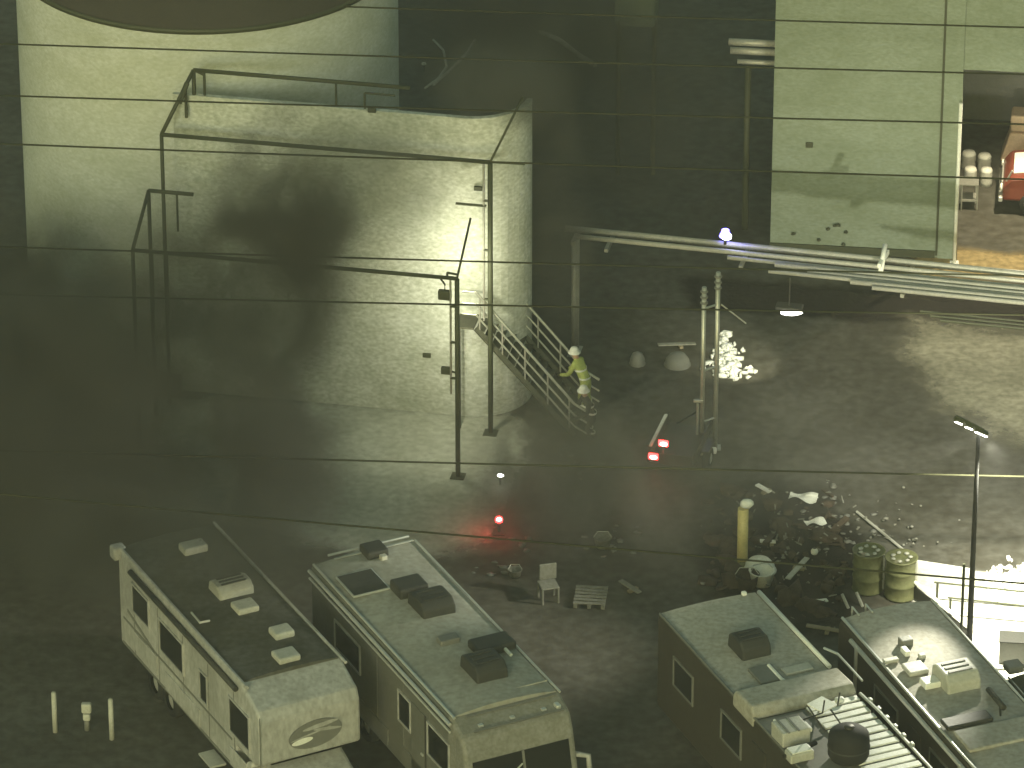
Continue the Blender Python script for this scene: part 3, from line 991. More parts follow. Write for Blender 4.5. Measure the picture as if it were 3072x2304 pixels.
window(v1, t_(692), t_(748), 1.65, 2.52, -W1 / 2)
for x0, x1, zz in ((t_(398), t_(470), 1.12), (t_(495), t_(600), 0.98), (t_(690), t_(740), 0.95)):
    part('locker_door', M['gel'], v1, lambda b: b.box(((x0 + x1) / 2, -W1 / 2 - 0.012, zz), (x1 - x0, 0.03, 0.5), 0, 0.01))
part('side_stripe', M['trim'], v1, lambda b: b.box((Len1 * 0.42, -W1 / 2 - 0.004, 1.42), (Len1 * 0.78, 0.014, 0.06)))
part('side_stripe', M['trim'], v1, lambda b: b.box((Len1 * 0.16, -W1 / 2 - 0.004, 1.58), (Len1 * 0.2, 0.014, 0.09), 0, 0, 0, R(12)))
for x in (1.9, 2.8, Len1 - 0.2):
    for y in (-W1 / 2 + 0.18, W1 / 2 - 0.18):
        wheel(v1, x, y)
for k in range(6):
    part('panel_seam', M['trim'], v1, lambda b: b.box((0.9 + 1.45 * k, -W1 / 2 - 0.004, 1.75), (0.025, 0.012, 2.2)))
part('base_trim', M['trim'], v1, lambda b: b.box((Len1 * 0.42, -W1 / 2 - 0.004, 0.7), (Len1 * 0.8, 0.014, 0.07)))
part('step', M['alu'], v1, lambda b: b.box((t_(655), -W1 / 2 - 0.18, 0.5), (0.7, 0.4, 0.06), 0, 0.01))
part('mirror', M['gel'], v1, lambda b: b.tube([(Len1 - 0.55, -1.0, 1.25), (Len1 - 0.5, -1.35, 1.3)], 0.09, 8))
part('hood_panel', M['white'], v1, lambda b: b.box((Len1 + 0.55, 0.25, 1.01), (0.5, 0.8, 0.03), 0, 0.01))
# emblem on the overcab front: dark oval with pale swooshes
emx = Len1 + 0.022


def oval(name, m, parent, cy, cz, ry, rz_, x, tilt=0.0, n=28, th=0.012):
    b = MB()
    ring = []
    for k in range(n):
        a = 2 * math.pi * k / n
        y, z = ry * math.cos(a), rz_ * math.sin(a)
        ring.append((cy + y * math.cos(tilt) - z * math.sin(tilt), cz + y * math.sin(tilt) + z * math.cos(tilt)))
    va = [b.bm.verts.new((x, y, z)) for y, z in ring]
    vb = [b.bm.verts.new((x + th, y, z)) for y, z in ring]
    b.bm.faces.new(va[::-1])
    b.bm.faces.new(vb)
    for k in range(n):
        b.bm.faces.new((va[k], va[(k + 1) % n], vb[(k + 1) % n], vb[k]))
    return b.build(name, m, parent)


ec = H1z - 1.2
em = oval('emblem', M['trim'], v1, 0.12, ec, 0.68, 0.36, emx, R(4))
oval('swoosh', M['gel'], em, 0.25, ec + 0.20, 0.46, 0.055, emx + 0.014, R(6), th=0.006)
oval('swoosh', M['gel'], em, 0.42, ec + 0.06, 0.36, 0.04, emx + 0.014, R(-8), th=0.006)
oval('swoosh', M['white'], em, -0.22, ec - 0.12, 0.27, 0.075, emx + 0.014, R(6), th=0.006)
oval('swoosh', M['gel'], em, 0.0, ec + 0.02, 0.52, 0.022, emx + 0.014, R(10), th=0.006)
for (px, py, sx, sy, sz, m_, nm) in ((580, 1652, 0.42, 0.62, 0.2, 'plastic', 'roof_vent'), (735, 1828, 0.5, 0.55, 0.16, 'plastic', 'roof_vent'), (845, 1905, 0.45, 0.5, 0.18, 'plastic', 'roof_vent'), (858, 1975, 0.5, 0.56, 0.16, 'plastic', 'roof_vent')):
    q = L1(px, py, H1z + 0.05)
    roof_box(v1, nm, q, sx, sy, sz, M[m_])
q = L1(694, 1772, H1z + 0.05)
ac_unit(v1, q, 0.72, 0.9, 0.3, M['plastic'])
part('antenna', M['plastic'], v1, lambda b: b.tube([L1(575, 1838, H1z + 0.08), L1(600, 1868, H1z + 0.2), L1(628, 1862, H1z + 0.12)], 0.03, 6))

# --- second motorhome
W2, H2z = 2.78, 3.3
v2, L2 = vehicle_root('motorhome', 'long motorhome with a half lit grey roof full of dark hatches and lumps', 'motorhome', (930, 1692), H2z, W2, (465, 508), 'motorhomes and trailers parked in a row')
Len2 = L2(1392, 2196).x
part('body', M['shadeside'], v2, lambda b: b.prism([(0, 0.5), (0, H2z - 0.02), (Len2 - 0.75, H2z - 0.02), (Len2 - 0.15, H2z - 0.28), (Len2 + 0.02, H2z - 0.62), (Len2 + 0.32, H2z - 1.75), (Len2 + 0.4, 0.9), (Len2 + 0.35, 0.5)], -W2 / 2, W2 / 2, 0.09))
roof_sheet(v2, 0.1, Len2 - 0.7, W2 - 0.2, H2z, M['roofgrey'], 0.10)
for (y, z, r) in ((-W2 / 2 + 0.05, H2z + 0.02, 0.035), (-W2 / 2 - 0.07, H2z - 0.12, 0.05), (-W2 / 2 - 0.06, H2z - 0.32, 0.035), (W2 / 2 - 0.05, H2z + 0.02, 0.03)):
    rail(v2, 0.1, Len2 - 0.6, y, z, M['alu'], r, 'roof_rail' if z > H2z else 'awning_rail')
part('rear_rack', M['alu'], v2, lambda b: b.tube([(-0.06, -W2 / 2 + 0.5, H2z + 0.08), (-0.06, W2 / 2 - 0.15, H2z + 0.08)], 0.03, 6))
part('rear_seam', M['alu'], v2, lambda b: b.box((0.2, 0.2, H2z + 0.105), (0.05, W2 - 0.7, 0.02)))
t2 = lambda px: Len2 * (px - 930) / 465
window(v2, t2(1205), t2(1238), 1.75, 2.5, -W2 / 2)
window(v2, t2(1292), t2(1352), 1.7, 2.5, -W2 / 2)
window(v2, t2(1010), t2(1085), 1.8, 2.5, -W2 / 2)
d_ = part('door', M['shadeside'], v2, lambda b: b.box((t2(1262), -W2 / 2 - 0.012, 1.62), (0.72, 0.03, 1.95), 0, 0.01))
part('door_gap', M['dark'], d_, lambda b: b.box((t2(1262) + 0.39, -W2 / 2 - 0.008, 1.62), (0.05, 0.03, 1.95)))
part('handle', M['alu'], d_, lambda b: b.box((t2(1262) + 0.26, -W2 / 2 - 0.04, 1.5), (0.12, 0.04, 0.05), 0, 0.01))
for k in range(6):
    part('panel_seam', M['trim'], v2, lambda b: b.box((0.9 + 1.45 * k, -W2 / 2 - 0.004, 1.8), (0.025, 0.012, 2.2)))
for k in range(3):
    part('locker_door', M['shadeside'], v2, lambda b: b.box((1.2 + 2.4 * k, -W2 / 2 - 0.012, 0.85), (1.6, 0.03, 0.5), 0, 0.01))
tilt = math.atan2(0.3, 1.13)


def front2(s_):
    """point on the raked front face s_ metres below the brow"""
    return Vector((Len2 + 0.02 + s_ * math.sin(tilt), 0, H2z - 0.62 - s_ * math.cos(tilt)))


q = front2(0.62)
part('windshield', M['glass'], v2, lambda b: b.box((q.x + 0.012, 0, q.z), (0.03, W2 - 0.34, 0.82), 0, 0.01, 0, -tilt))
q = front2(0.62)
part('windshield_post', M['trim'], v2, lambda b: b.box((q.x + 0.026, 0.05, q.z), (0.03, 0.06, 0.82), 0, 0, 0, -tilt))
for k in range(2):
    part('brow_groove', M['trim'], v2, lambda b: b.box((Len2 - 0.62 + 0.42 * k, 0.1, H2z - 0.035 - 0.17 * k), (0.05, W2 - 0.5, 0.04), 0, 0, 0, R(25)))
for yy in (-0.8, 0.0, 0.8):
    part('marker_lamp', M['alu'], v2, lambda b: b.box((Len2 - 0.35, yy, H2z - 0.17), (0.1, 0.12, 0.05), 0, 0.01))
q = front2(1.25)
part('grille', M['dark'], v2, lambda b: b.box((q.x + 0.01, 0, q.z - 0.12), (0.03, 1.5, 0.3), 0, 0.01, 0, -tilt))
for yy in (-1.05, 1.05):
    part('headlight', M['white'], v2, lambda b: b.box((q.x + 0.012, yy, q.z - 0.1), (0.05, 0.4, 0.2), 0, 0.02, 0, -tilt))
for sgn in (-1, 1):
    part('mirror', M['gel'], v2, lambda b: b.tube([(Len2 + 0.05, sgn * W2 / 2, 2.0), (Len2 + 0.35, sgn * (W2 / 2 + 0.22), 2.05), (Len2 + 0.38, sgn * (W2 / 2 + 0.24), 1.6)], 0.07, 8))
part('wiper', M['alu'], v2, lambda b: b.tube([front2(0.95) + Vector((0.05, -0.7, 0)), front2(0.5) + Vector((0.05, 0.0, 0))], 0.02, 6))
for x in (2.0, 3.0, Len2 - 1.6):
    for y in (-W2 / 2 + 0.18, W2 / 2 - 0.18):
        wheel(v2, x, y)
RZ = H2z + 0.08
q = L2(1122, 1662, RZ); roof_box(v2, 'roof_vent', q, 0.55, 0.55, 0.22, M['dark'])
q = L2(1150, 1678, RZ); roof_box(v2, 'vent_pipe', q, 0.16, 0.16, 0.12, M['plastic'], 0.02)
q = L2(1088, 1752, RZ); p_ = roof_box(v2, 'solar_panel', q, 1.05, 0.95, 0.05, M['alu'], 0.01); roof_box(p_, 'solar_cell', q + Z * 0.052, 0.98, 0.88, 0.006, M['dark'], 0)
q = L2(1228, 1775, RZ); roof_box(v2, 'roof_hatch', q, 0.62, 0.75, 0.28, M['dark'])
q = L2(1250, 1758, RZ + 0.1); roof_box(v2, 'white_edge', q, 0.1, 0.14, 0.12, M['white'], 0.03)  # white block painted in as the hatch's highlight
q = L2(1295, 1822, RZ); ac_unit(v2, q, 0.95, 0.85, 0.36, M['dark'])
q = L2(1322, 1806, RZ + 0.12); roof_box(v2, 'bracket', q, 0.1, 0.12, 0.1, M['white'], 0.03)  # white block standing in for a highlight on the air conditioner
q = L2(1326, 1824, RZ + 0.12); roof_box(v2, 'bracket', q, 0.1, 0.12, 0.1, M['white'], 0.03)  # another painted highlight of the same unit, no real fitting
q = L2(1345, 1926, RZ); roof_box(v2, 'vent_pipe', q, 0.3, 0.5, 0.14, M['trim'], 0.03)
q = L2(1476, 1945, RZ); roof_box(v2, 'roof_pod', q, 0.62, 1.0, 0.22, M['dark'], 0.06)
q = L2(1514, 1945, RZ + 0.1)
part('highlight_edge', M['white'], v2, lambda b: b.tube([(q.x - 0.34, q.y, q.z), (q.x + 0.34, q.y, q.z)], 0.045, 6))  # white tube paints the lit edge of the pod
q = L2(1452, 2014, RZ); ac_unit(v2, q, 0.98, 0.8, 0.38, M['dark'])
q = L2(1672, 2122, RZ); roof_box(v2, 'horn', q, 0.2, 0.12, 0.1, M['alu'], 0.03)
q = L2(1570, 2060, RZ - 0.02); roof_box(v2, 'roof_seam', q, 0.04, 1.2, 0.03, M['roofgrey'], 0)

part('front_cap', M['dull'], v2, lambda b: b.prism([(Len2 - 0.9, 0.52), (Len2 - 0.9, H2z), (Len2 - 0.75, H2z), (Len2 - 0.14, H2z - 0.27), (Len2 + 0.03, H2z - 0.62), (Len2 + 0.33, H2z - 1.75), (Len2 + 0.41, 0.9), (Len2 + 0.36, 0.52)], -W2 / 2 - 0.006, W2 / 2 + 0.006, 0.09))  # added shell keeps the front lighter than the shadow-darkened body

# --- third: camper with a raised pod and a cluttered, pale slatted fore roof
W3, H3z = 2.6, 3.1
v3, L3 = vehicle_root('camper_trailer', 'camper trailer with a white edged tan roof, raised pod and bright slatted fore deck', 'camper', (1972, 1838), H3z, W3, (465, 512), 'motorhomes and trailers parked in a row')
Len3 = L3(1972 + 470, 1838 + 518).x + 0.6
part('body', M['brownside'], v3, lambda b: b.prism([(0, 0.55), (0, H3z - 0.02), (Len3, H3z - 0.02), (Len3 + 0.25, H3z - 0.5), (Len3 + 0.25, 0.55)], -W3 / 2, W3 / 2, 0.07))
xr = L3(2392, 1950).x
xp = L3(2270, 2060).x
xd = L3(2272, 2135).x
roof_sheet(v3, 0.06, xd - 0.1, W3 - 0.14, H3z, M['rooftan'], 0.05)
e3 = L3(2236, 1788).y
part('edge_rail', M['white'], v3, lambda b: b.tube([(0.15, W3 / 2 - 0.02, H3z + 0.05), (L3(2462, 2012).x, W3 / 2 - 0.02, H3z + 0.05)], 0.055, 8))
part('edge_rail', M['trim'], v3, lambda b: b.tube([(0.1, -W3 / 2 + 0.02, H3z + 0.02), (Len3 - 0.1, -W3 / 2 + 0.02, H3z + 0.02)], 0.035, 6))
q = L3(2232, 1786, H3z); roof_box(v3, 'corner_lamp', q, 0.12, 0.12, 0.1, M['white'], 0.03)
q = L3(2248, 1950, H3z + 0.04); ac_unit(v3, q, 0.85, 0.75, 0.42, M['dark'])
q = L3(2298, 2028, H3z + 0.04); roof_box(v3, 'roof_hatch', q, 0.75, 0.6, 0.08, M['trim'], 0.02)
q = L3(2334, 2026, H3z + 0.12)
part('white_edge', M['white'], v3, lambda b: b.tube([(q.x - 0.5, q.y, q.z), (q.x + 0.2, q.y, q.z), (q.x + 0.42, q.y + 0.07, q.z)], 0.045, 6))
q = L3(2392, 2010, H3z + 0.04); roof_box(v3, 'roof_vent', q, 0.3, 0.7, 0.06, M['plastic'], 0.02)
pc = L3(2398, 2062, H3z + 0.24)
part('roof_pod', M['rooftan'], v3, lambda b: b.prism([(pc.x - 0.62, H3z + 0.03), (pc.x - 0.5, H3z + 0.22), (pc.x + 0.35, H3z + 0.26), (pc.x + 0.5, H3z + 0.1), (pc.x + 0.5, H3z - 0.25), (pc.x - 0.62, H3z - 0.25)], -W3 / 2 - 0.02, W3 / 2 + 0.02, 0.06))
q = L3(2518, 2108, H3z + 0.1); roof_box(v3, 'pod_lamp', q, 0.16, 0.22, 0.14, M['white'], 0.05)
part('rack_rail', M['alu'], v3, lambda b: b.tube([(pc.x - 1.3, W3 / 2 + 0.06, H3z + 0.28), (pc.x - 0.9, W3 / 2 + 0.22, H3z + 0.3), (pc.x + 0.4, W3 / 2 + 0.2, H3z + 0.3)], 0.03, 6))
# bright slatted half
fx0 = pc.x + 0.62
part('deck', M['trim'], v3, lambda b: b.box(((fx0 + Len3) / 2, 0, H3z + 0.01), (Len3 - fx0, W3 - 0.1, 0.05)))
ns = 13
for k in range(ns):
    x = fx0 + 0.1 + (Len3 - fx0 - 0.2) * k / (ns - 1)
    part('slat', M['white'], v3, lambda b: b.box((x, W3 * 0.23, H3z + 0.07 + 0.012 * (k % 2)), ((Len3 - fx0) / ns * 0.72, W3 * 0.5, 0.045), R(random.Random(k).uniform(-2, 2)), 0.01))
part('deck_rail', M['alu'], v3, lambda b: b.tube([(fx0, W3 / 2 + 0.04, H3z + 0.12), (fx0 + 1.0, W3 / 2 + 0.05, H3z + 0.16), (Len3, W3 / 2 + 0.05, H3z + 0.1)], 0.04, 6))
for k in range(6):
    part('cleat', M['alu'], v3, lambda b: b.box((fx0 + 0.4 + 0.42 * k, W3 / 2 + 0.1, H3z + 0.14), (0.14, 0.08, 0.1), 0, 0.02))
for x in (Len3 * 0.42, Len3 * 0.5):
    for y in (-W3 / 2 + 0.16, W3 / 2 - 0.16):
        wheel(v3, x, y, 0.38, 0.24)
window(v3, 1.0, 2.0, 1.7, 2.4, -W3 / 2, -1, M['trim'])
window(v3, 3.6, 4.6, 1.7, 2.4, -W3 / 2, -1, M['trim'])
part('door', M['brownside'], v3, lambda b: b.box((Len3 * 0.62, -W3 / 2 - 0.012, 1.6), (0.7, 0.03, 1.85), 0, 0.01))
# loose things lying on the fore deck
DZ = H3z + 0.10


def deck_thing(name, label, cat, px, py, f, z=DZ, rz=0.0):
    q = P(px, py, z)
    t = thing(name, label, cat, q, v3.rotation_euler[2] + rz)
    f(t)
    return t


def barrel(t):
    m = MB(); m.lathe([(0, 0), (0.42, 0), (0.47, 0.1), (0.47, 0.5), (0.45, 0.62), (0.33, 0.72), (0, 0.76)], (0, 0, 0), 24); m.build('drum_body', M['black'], t)
    m = MB(); m.lathe([(0.475, 0.28), (0.49, 0.3), (0.475, 0.32)], (0, 0, 0), 24); m.build('hoop', M['dark'], t)
    m = MB(); m.lathe([(0, 0.765), (0.12, 0.77), (0.12, 0.80), (0, 0.81)], (0, 0, 0), 12); m.build('cap', M['dark'], t)


deck_thing('black_drum', 'fat black drum standing on the slatted fore deck', 'drum', 2545, 2270, barrel)


def crate(t):
    m = MB(); m.box((0, 0, 0.2), (0.62, 0.7, 0.38), 0, 0.03); m.build('crate_body', M['plastic'], t)
    for y in (-0.2, 0.05):
        m = MB(); m.box((0, y, 0.395), (0.64, 0.05, 0.02)); m.build('strap', M['trim'], t)
    m = MB(); m.box((0.1, 0.38, 0.3), (0.34, 0.06, 0.1), 0, 0.02); m.build('handle', M['white'], t)


deck_thing('crate', 'pale strapped crate on the dark side of the fore deck', 'crate', 2372, 2218, crate)


def crate2(t):
    m = MB(); m.box((0, 0, 0.12), (0.35, 0.6, 0.24), 0, 0.04); m.build('case_body', M['plastic'], t)
    m = MB(); m.box((0, 0, 0.255), (0.3, 0.5, 0.03), 0, 0.01); m.build('lid', M['white'], t)


deck_thing('case', 'flat white case at the front end of the fore deck', 'case', 2398, 2276, crate2)


def chair(t):
    for y in (-0.25, 0.25):
        m = MB(); m.tube([(-0.35, y, 0.0), (0.25, y, 0.45), (0.3, y, 0.8)], 0.02, 6); m.build('leg', M['dark'], t)
        m = MB(); m.tube([(0.35, y, 0.0), (-0.25, y, 0.45)], 0.02, 6); m.build('leg', M['dark'], t)
    m = MB(); m.box((0, 0, 0.45), (0.5, 0.5, 0.03)); m.build('seat', M['white'], t)


deck_thing('folding_stool', 'folded frame stool with a white seat behind the black drum', 'stool', 2465, 2165, chair, DZ, R(20))
q = P(2322, 2160, DZ + 0.05)
m = MB(q); m.tube([q, P(2345, 2175, DZ + 0.05), P(2380, 2178, DZ + 0.05), P(2392, 2160, DZ + 0.05)], 0.03, 6)
tag(m.build('hose', M['white']), 'short white hose curled on the fore deck under the raised pod', 'hose')
q = P(2352, 2270, DZ + 0.09)
m = MB(q); m.tube([q, P(2448, 2228, DZ + 0.09)], 0.055, 8)
tag(m.build('bar', M['black']), 'black bar lying across the crates on the fore deck', 'bar')

# --- fourth: motorhome with the big boxy air conditioner
W4, H4z = 2.42, 3.2
v4, L4 = vehicle_root('motorhome', 'motorhome with a pale roof and a big boxy air conditioner, beside the tall yard pole', 'motorhome', (2513, 1848), H4z, W4, (380, 432), 'motorhomes and trailers parked in a row')
Len4 = L4(2513 + 490, 1848 + 557).x
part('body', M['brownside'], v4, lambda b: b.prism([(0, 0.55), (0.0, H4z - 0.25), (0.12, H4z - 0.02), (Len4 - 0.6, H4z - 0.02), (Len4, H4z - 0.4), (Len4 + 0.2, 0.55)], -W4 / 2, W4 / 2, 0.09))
roof_sheet(v4, 0.16, Len4 - 0.6, W4 - 0.18, H4z, M['rooflight'], 0.10)
for y, z, r in ((-W4 / 2 + 0.05, H4z + 0.02, 0.04), (-W4 / 2 - 0.07, H4z - 0.16, 0.06), (W4 / 2 - 0.05, H4z + 0.02, 0.03)):
    rail(v4, 0.9 if z < H4z else 0.15, Len4 - 0.5, y, z, M['alu'], r, 'roof_rail' if z > H4z else 'awning_rail')
for xx in (1.25, Len4 * 0.78):
    part('awning_arm', M['alu'], v4, lambda b: b.box((xx, -W4 / 2 - 0.09, 2.0), (0.07, 0.07, 2.2), 0, 0.01))
window(v4, 2.2, 3.4, 1.75, 2.5, -W4 / 2, -1, M['trim'])
window(v4, 5.2, 6.2, 1.75, 2.5, -W4 / 2, -1, M['trim'])
part('door', M['brownside'], v4, lambda b: b.box((4.3, -W4 / 2 - 0.012, 1.6), (0.7, 0.03, 1.85), 0, 0.01))
for x in (2.0, 2.9, Len4 - 1.5):
    for y in (-W4 / 2 + 0.18, W4 / 2 - 0.18):
        wheel(v4, x, y)
for yy in (0.4, 0.75):
    part('ladder_rail', M['alu'], v4, lambda b: b.tube([(0.3, yy - 1.2, H4z + 0.1), (-0.08, yy - 1.2, H4z + 0.12), (-0.1, yy - 1.2, 0.9)], 0.025, 6))
for k in range(5):
    part('ladder_rung', M['alu'], v4, lambda b: b.tube([(-0.1, -0.8, 1.1 + 0.42 * k), (-0.1, -0.45, 1.1 + 0.42 * k)], 0.02, 6))
RZ = H4z + 0.08
q = L4(2868, 2046, RZ); ac_unit(v4, q, 0.95, 0.85, 0.42, M['plastic'])
q = L4(2790, 2056, RZ); roof_box(v4, 'roof_vent', q, 0.36, 0.4, 0.16, M['white'], 0.03)
q = L4(2745, 2012, RZ); roof_box(v4, 'roof_vent', q, 0.5, 0.5, 0.12, M['plastic'], 0.04)
q = L4(2716, 1962, RZ); roof_box(v4, 'vent_pipe', q, 0.3, 0.14, 0.14, M['white'], 0.03)
q = L4(2716, 1936, RZ); roof_box(v4, 'vent_pipe', q, 0.26, 0.3, 0.2, M['trim'], 0.03)
q = L4(2765, 1975, RZ); roof_box(v4, 'vent_pipe', q, 0.16, 0.16, 0.12, M['plastic'], 0.03)
q = L4(2672, 1985, RZ - 0.02); roof_box(v4, 'roof_vent', q, 0.16, 0.36, 0.08, M['plastic'], 0.02)
part('antenna', M['dark'], v4, lambda b: b.tube([L4(2965, 2068, RZ + 0.12), L4(3012, 2124, RZ + 0.12)], 0.07, 8))
part('antenna_stay', M['dark'], v4, lambda b: b.tube([L4(3000, 2110, RZ + 0.1), L4(3001, 2150, RZ)], 0.025, 6))
q = L4(2900, 2168, RZ); roof_box(v4, 'roof_pod', q, 0.42, 1.15, 0.12, M['dark'], 0.03)
q = L4(3010, 2205, RZ - 0.02); roof_box(v4, 'front_cap', q, 0.9, W4 - 0.3, 0.1, M['rooflight'], 0.04)

# --- fifth: only its dark corner shows at the frame edge
W5, H5z = 2.5, 2.9
v5, L5 = vehicle_root('camper_trailer', 'dark olive camper corner at the right end of the row', 'camper', (3006, 2020), H5z, W5, (380, 440), 'motorhomes and trailers parked in a row')
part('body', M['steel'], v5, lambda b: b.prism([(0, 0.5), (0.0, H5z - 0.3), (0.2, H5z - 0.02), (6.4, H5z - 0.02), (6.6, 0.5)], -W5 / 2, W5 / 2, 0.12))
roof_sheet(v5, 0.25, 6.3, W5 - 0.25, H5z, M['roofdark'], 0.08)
rail(v5, 0.25, 6.3, -W5 / 2 + 0.05, H5z + 0.02, M['galv'], 0.03)
q = L5(3040, 2010, H5z + 0.05); roof_box(v5, 'roof_vent', q, 0.4, 0.4, 0.18, M['trim'], 0.04)
window(v5, 1.5, 2.5, 1.6, 2.3, -W5 / 2)
for x in (2.6, 3.5):
    for y in (-W5 / 2 + 0.16, W5 / 2 - 0.16):
        wheel(v5, x, y, 0.38, 0.24)

# ------------------------------------------------------------------ dark pickup with red tail lamps
q0 = P(1942, 1440)
da = P(1945, 1375, 1.2); db = P(2002, 1262, 1.2)
rz = math.atan2(db.y - da.y, db.x - da.x)
pk = thing('utility_trailer', 'low dark utility trailer with a white side rail and two glowing red tail lamps', 'trailer', q0, rz)
part('bed', M['darkpaint'], pk, lambda b: b.box((1.05, -0.62, 0.55), (2.1, 1.2, 0.10), 0, 0.02))
part('side_board', M['darkpaint'], pk, lambda b: b.box((1.05, -1.2, 0.75), (2.1, 0.05, 0.3), 0, 0.01))
part('side_board', M['darkpaint'], pk, lambda b: b.box((1.05, -0.04, 0.75), (2.1, 0.05, 0.3), 0, 0.01))
part('tailgate', M['darkpaint'], pk, lambda b: b.box((0.0, -0.62, 0.72), (0.05, 1.1, 0.26), 0, 0.01))
part('side_rail', M['white'], pk, lambda b: b.box((1.0, -0.04, 0.94), (1.75, 0.09, 0.06), 0, 0.02))
part('drawbar', M['darkpaint'], pk, lambda b: b.tube([(2.1, -1.1, 0.5), (3.1, -0.62, 0.5), (2.1, -0.15, 0.5)], 0.035, 6))
for y, zz in ((-0.10, 0.74), (-0.36, 1.16)):
    h = part('tail_lamp', M['redlamp'], pk, lambda b: b.box((-0.05, y - 0.06, zz), (0.06, 0.26, 0.18), 0, 0.03))
    part('bulb', M['redcore'], h, lambda b: b.blob((-0.10, y - 0.08, zz), (0.05, 0.10, 0.06), 1, 0.03))
part('lamp_stalk', M['darkpaint'], pk, lambda b: b.tube([(0.0, -0.42, 0.6), (0.0, -0.42, 1.12)], 0.03, 6))
for y in (-1.36, 0.12):
    wheel(pk, 1.0, y, 0.30, 0.18)
    part('mudguard', M['darkpaint'], pk, lambda b: b.box((1.0, y, 0.66), (0.75, 0.22, 0.04), 0, 0.01))
point('tail_lamp_light', P(1962, 1430, 0.9), 4, (1, 0.03, 0.02))

# red warning lamp, white lamp
q = P(1497, 1600)
wl2 = thing('warning_lamp', 'red warning lamp on a short stand before the second motorhome', 'warning lamp', q)
part('stand', M['dark'], wl2, lambda b: b.tube([(0, 0, 0), (0, 0, 0.34)], 0.03, 6))
part('foot', M['dark'], wl2, lambda b: b.box((0, 0, 0.02), (0.3, 0.3, 0.04), 0, 0.01))
part('lens', M['redlamp'], wl2, lambda b: b.lathe([(0.09, 0.345), (0.10, 0.4), (0.08, 0.46), (0, 0.48)], (0, 0, 0), 14))
part('bulb', M['redcore'], wl2, lambda b: b.blob((0.0, -0.08, 0.45), (0.075, 0.05, 0.05), 3, 0.03))
point('warning_lamp_light', q + Vector((0, -0.1, 0.62)), 14, (1, 0.06, 0.03))
q = P(1500, 1455)
wl3 = thing('marker_lamp', 'tiny white lamp on a stick between stairs and red warning lamp', 'lamp', q)
part('stem', M['dark'], wl3, lambda b: b.tube([(0, 0, 0), (0, 0, 0.24)], 0.02, 6))
part('bulb', M['lamp'], wl3, lambda b: b.blob((0.01, 0, 0.28), (0.085, 0.05, 0.05), 3, 0.05))

# ------------------------------------------------------------------ yard pole with small floodlights, rails on the bright pad
pb = P(2905, 1985)
PH = up_to(pb, 1285)
pole = thing('yard_pole', 'tall slim dark yard pole with three small floodlights above the bright pad', 'pole', pb)
part('pole_shaft', M['black'], pole, lambda b: b.tube([(0, 0, 0), (0, 0, PH * 0.72), (0, 0, PH)], [0.08, 0.055, 0.04], 10))
part('side_shaft', M['steel'], pole, lambda b: b.tube([(-0.2, 0.05, 0), (-0.2, 0.05, PH * 0.42)], 0.035, 6))
part('cross_arm', M['steel'], pole, lambda b: b.tube([(-0.55, 0.0, PH + 0.32), (0.12, -0.05, PH - 0.03)], 0.04, 6))
part('stay', M['galv'], pole, lambda b: b.tube([(-1.55, 0.4, 0.6), (-0.1, 0.0, 0.1)], 0.05, 6))
for k, t in enumerate((0.05, 0.42, 0.86)):
    c = Vector((-0.55, 0, PH + 0.32)).lerp(Vector((0.12, -0.05, PH - 0.03)), t)
    hd = part('floodlight', M['steel'], pole, lambda b: b.box(c + Vector((0.03, 0.02, -0.09)), (0.22 if k < 2 else 0.36, 0.16, 0.1), 0, 0.02, 0, R(26)))
    part('lamp_face', M['lamp'], hd, lambda b: b.box(c + Vector((0.03, -0.02, -0.15)), (0.17 if k < 2 else 0.30, 0.12, 0.02), 0, 0, R(-30), R(26)))
for tx, en, cone in (((2.2, 1.2, -6), 10000, 95), ((-14, 0.5, -4.2), 9000, 50), ((0.6, -6.5, -4), 85, 95), ((1.5, 13, -6), 7000, 80), ((-3.4, -10.0, -4.0), 5200, 34)):
    c = pb + Vector((0.03, -0.06, PH - 0.3))
    spot('yard_beam', c + Vector((tx[0], tx[1], 0)).normalized() * 0.3 - Z * 0.1, c + Vector(tx), en, R(cone), (1, 0.97, 0.76), 0.9, 0.1)

for k, (a, b_, h, lab) in enumerate((((2800, 1815), (3300, 1858), 0.65, 'dark pipe rail crossing the bright pad, the farther of two'), ((2840, 1858), (3300, 1898), 0.62, 'dark pipe rail crossing the bright pad, the nearer of two'))):
    p0, p1 = P(*a), P(*b_)
    r_ = thing('pipe_rail', lab, 'rail', p0)
    m = MB(p0); m.tube([p0 + Z * h, p0.lerp(p1, 0.5) + Z * (h - 0.05), p1 + Z * h], 0.024, 6); m.build('rail_bar', M['steel'], r_)
    for t in (0.02, 0.55):
        m = MB(p0); m.tube([p0.lerp(p1, t), p0.lerp(p1, t) + Z * h], 0.03, 6); m.build('post', M['steel'], r_)
q = P(3035, 1985)
bx = thing('steel_box', 'dark grey steel box standing on the bright pad', 'box', q, R(-6))
part('box_body', M['trim'], bx, lambda b: b.box((0, 0, 0.36), (0.62, 0.5, 0.62), 0, 0.02))
part('lid', M['dark'], bx, lambda b: b.box((0, 0, 0.69), (0.66, 0.54, 0.035), 0, 0.01))
part('foot', M['dark'], bx, lambda b: b.box((0, 0, 0.025), (0.5, 0.4, 0.05)))
for k, (a, b_, lab) in enumerate((((2905, 2005), (3060, 2010), 'white plank on the pad below the steel box, the farther of two'), ((2920, 2035), (3040, 2042), 'white plank on the pad below the steel box, the nearer of two'))):
    p0, p1 = P(a[0], a[1]), P(b_[0], b_[1])
    m = MB((p0 + p1) / 2); m.box((p0 + p1) / 2 + Z * 0.06, ((p1 - p0).length, 0.16, 0.05), math.atan2((p1 - p0).y, (p1 - p0).x), 0.01)
    tag(m.build('plank', M['white']), lab, 'plank')
rnd = random.Random(21)
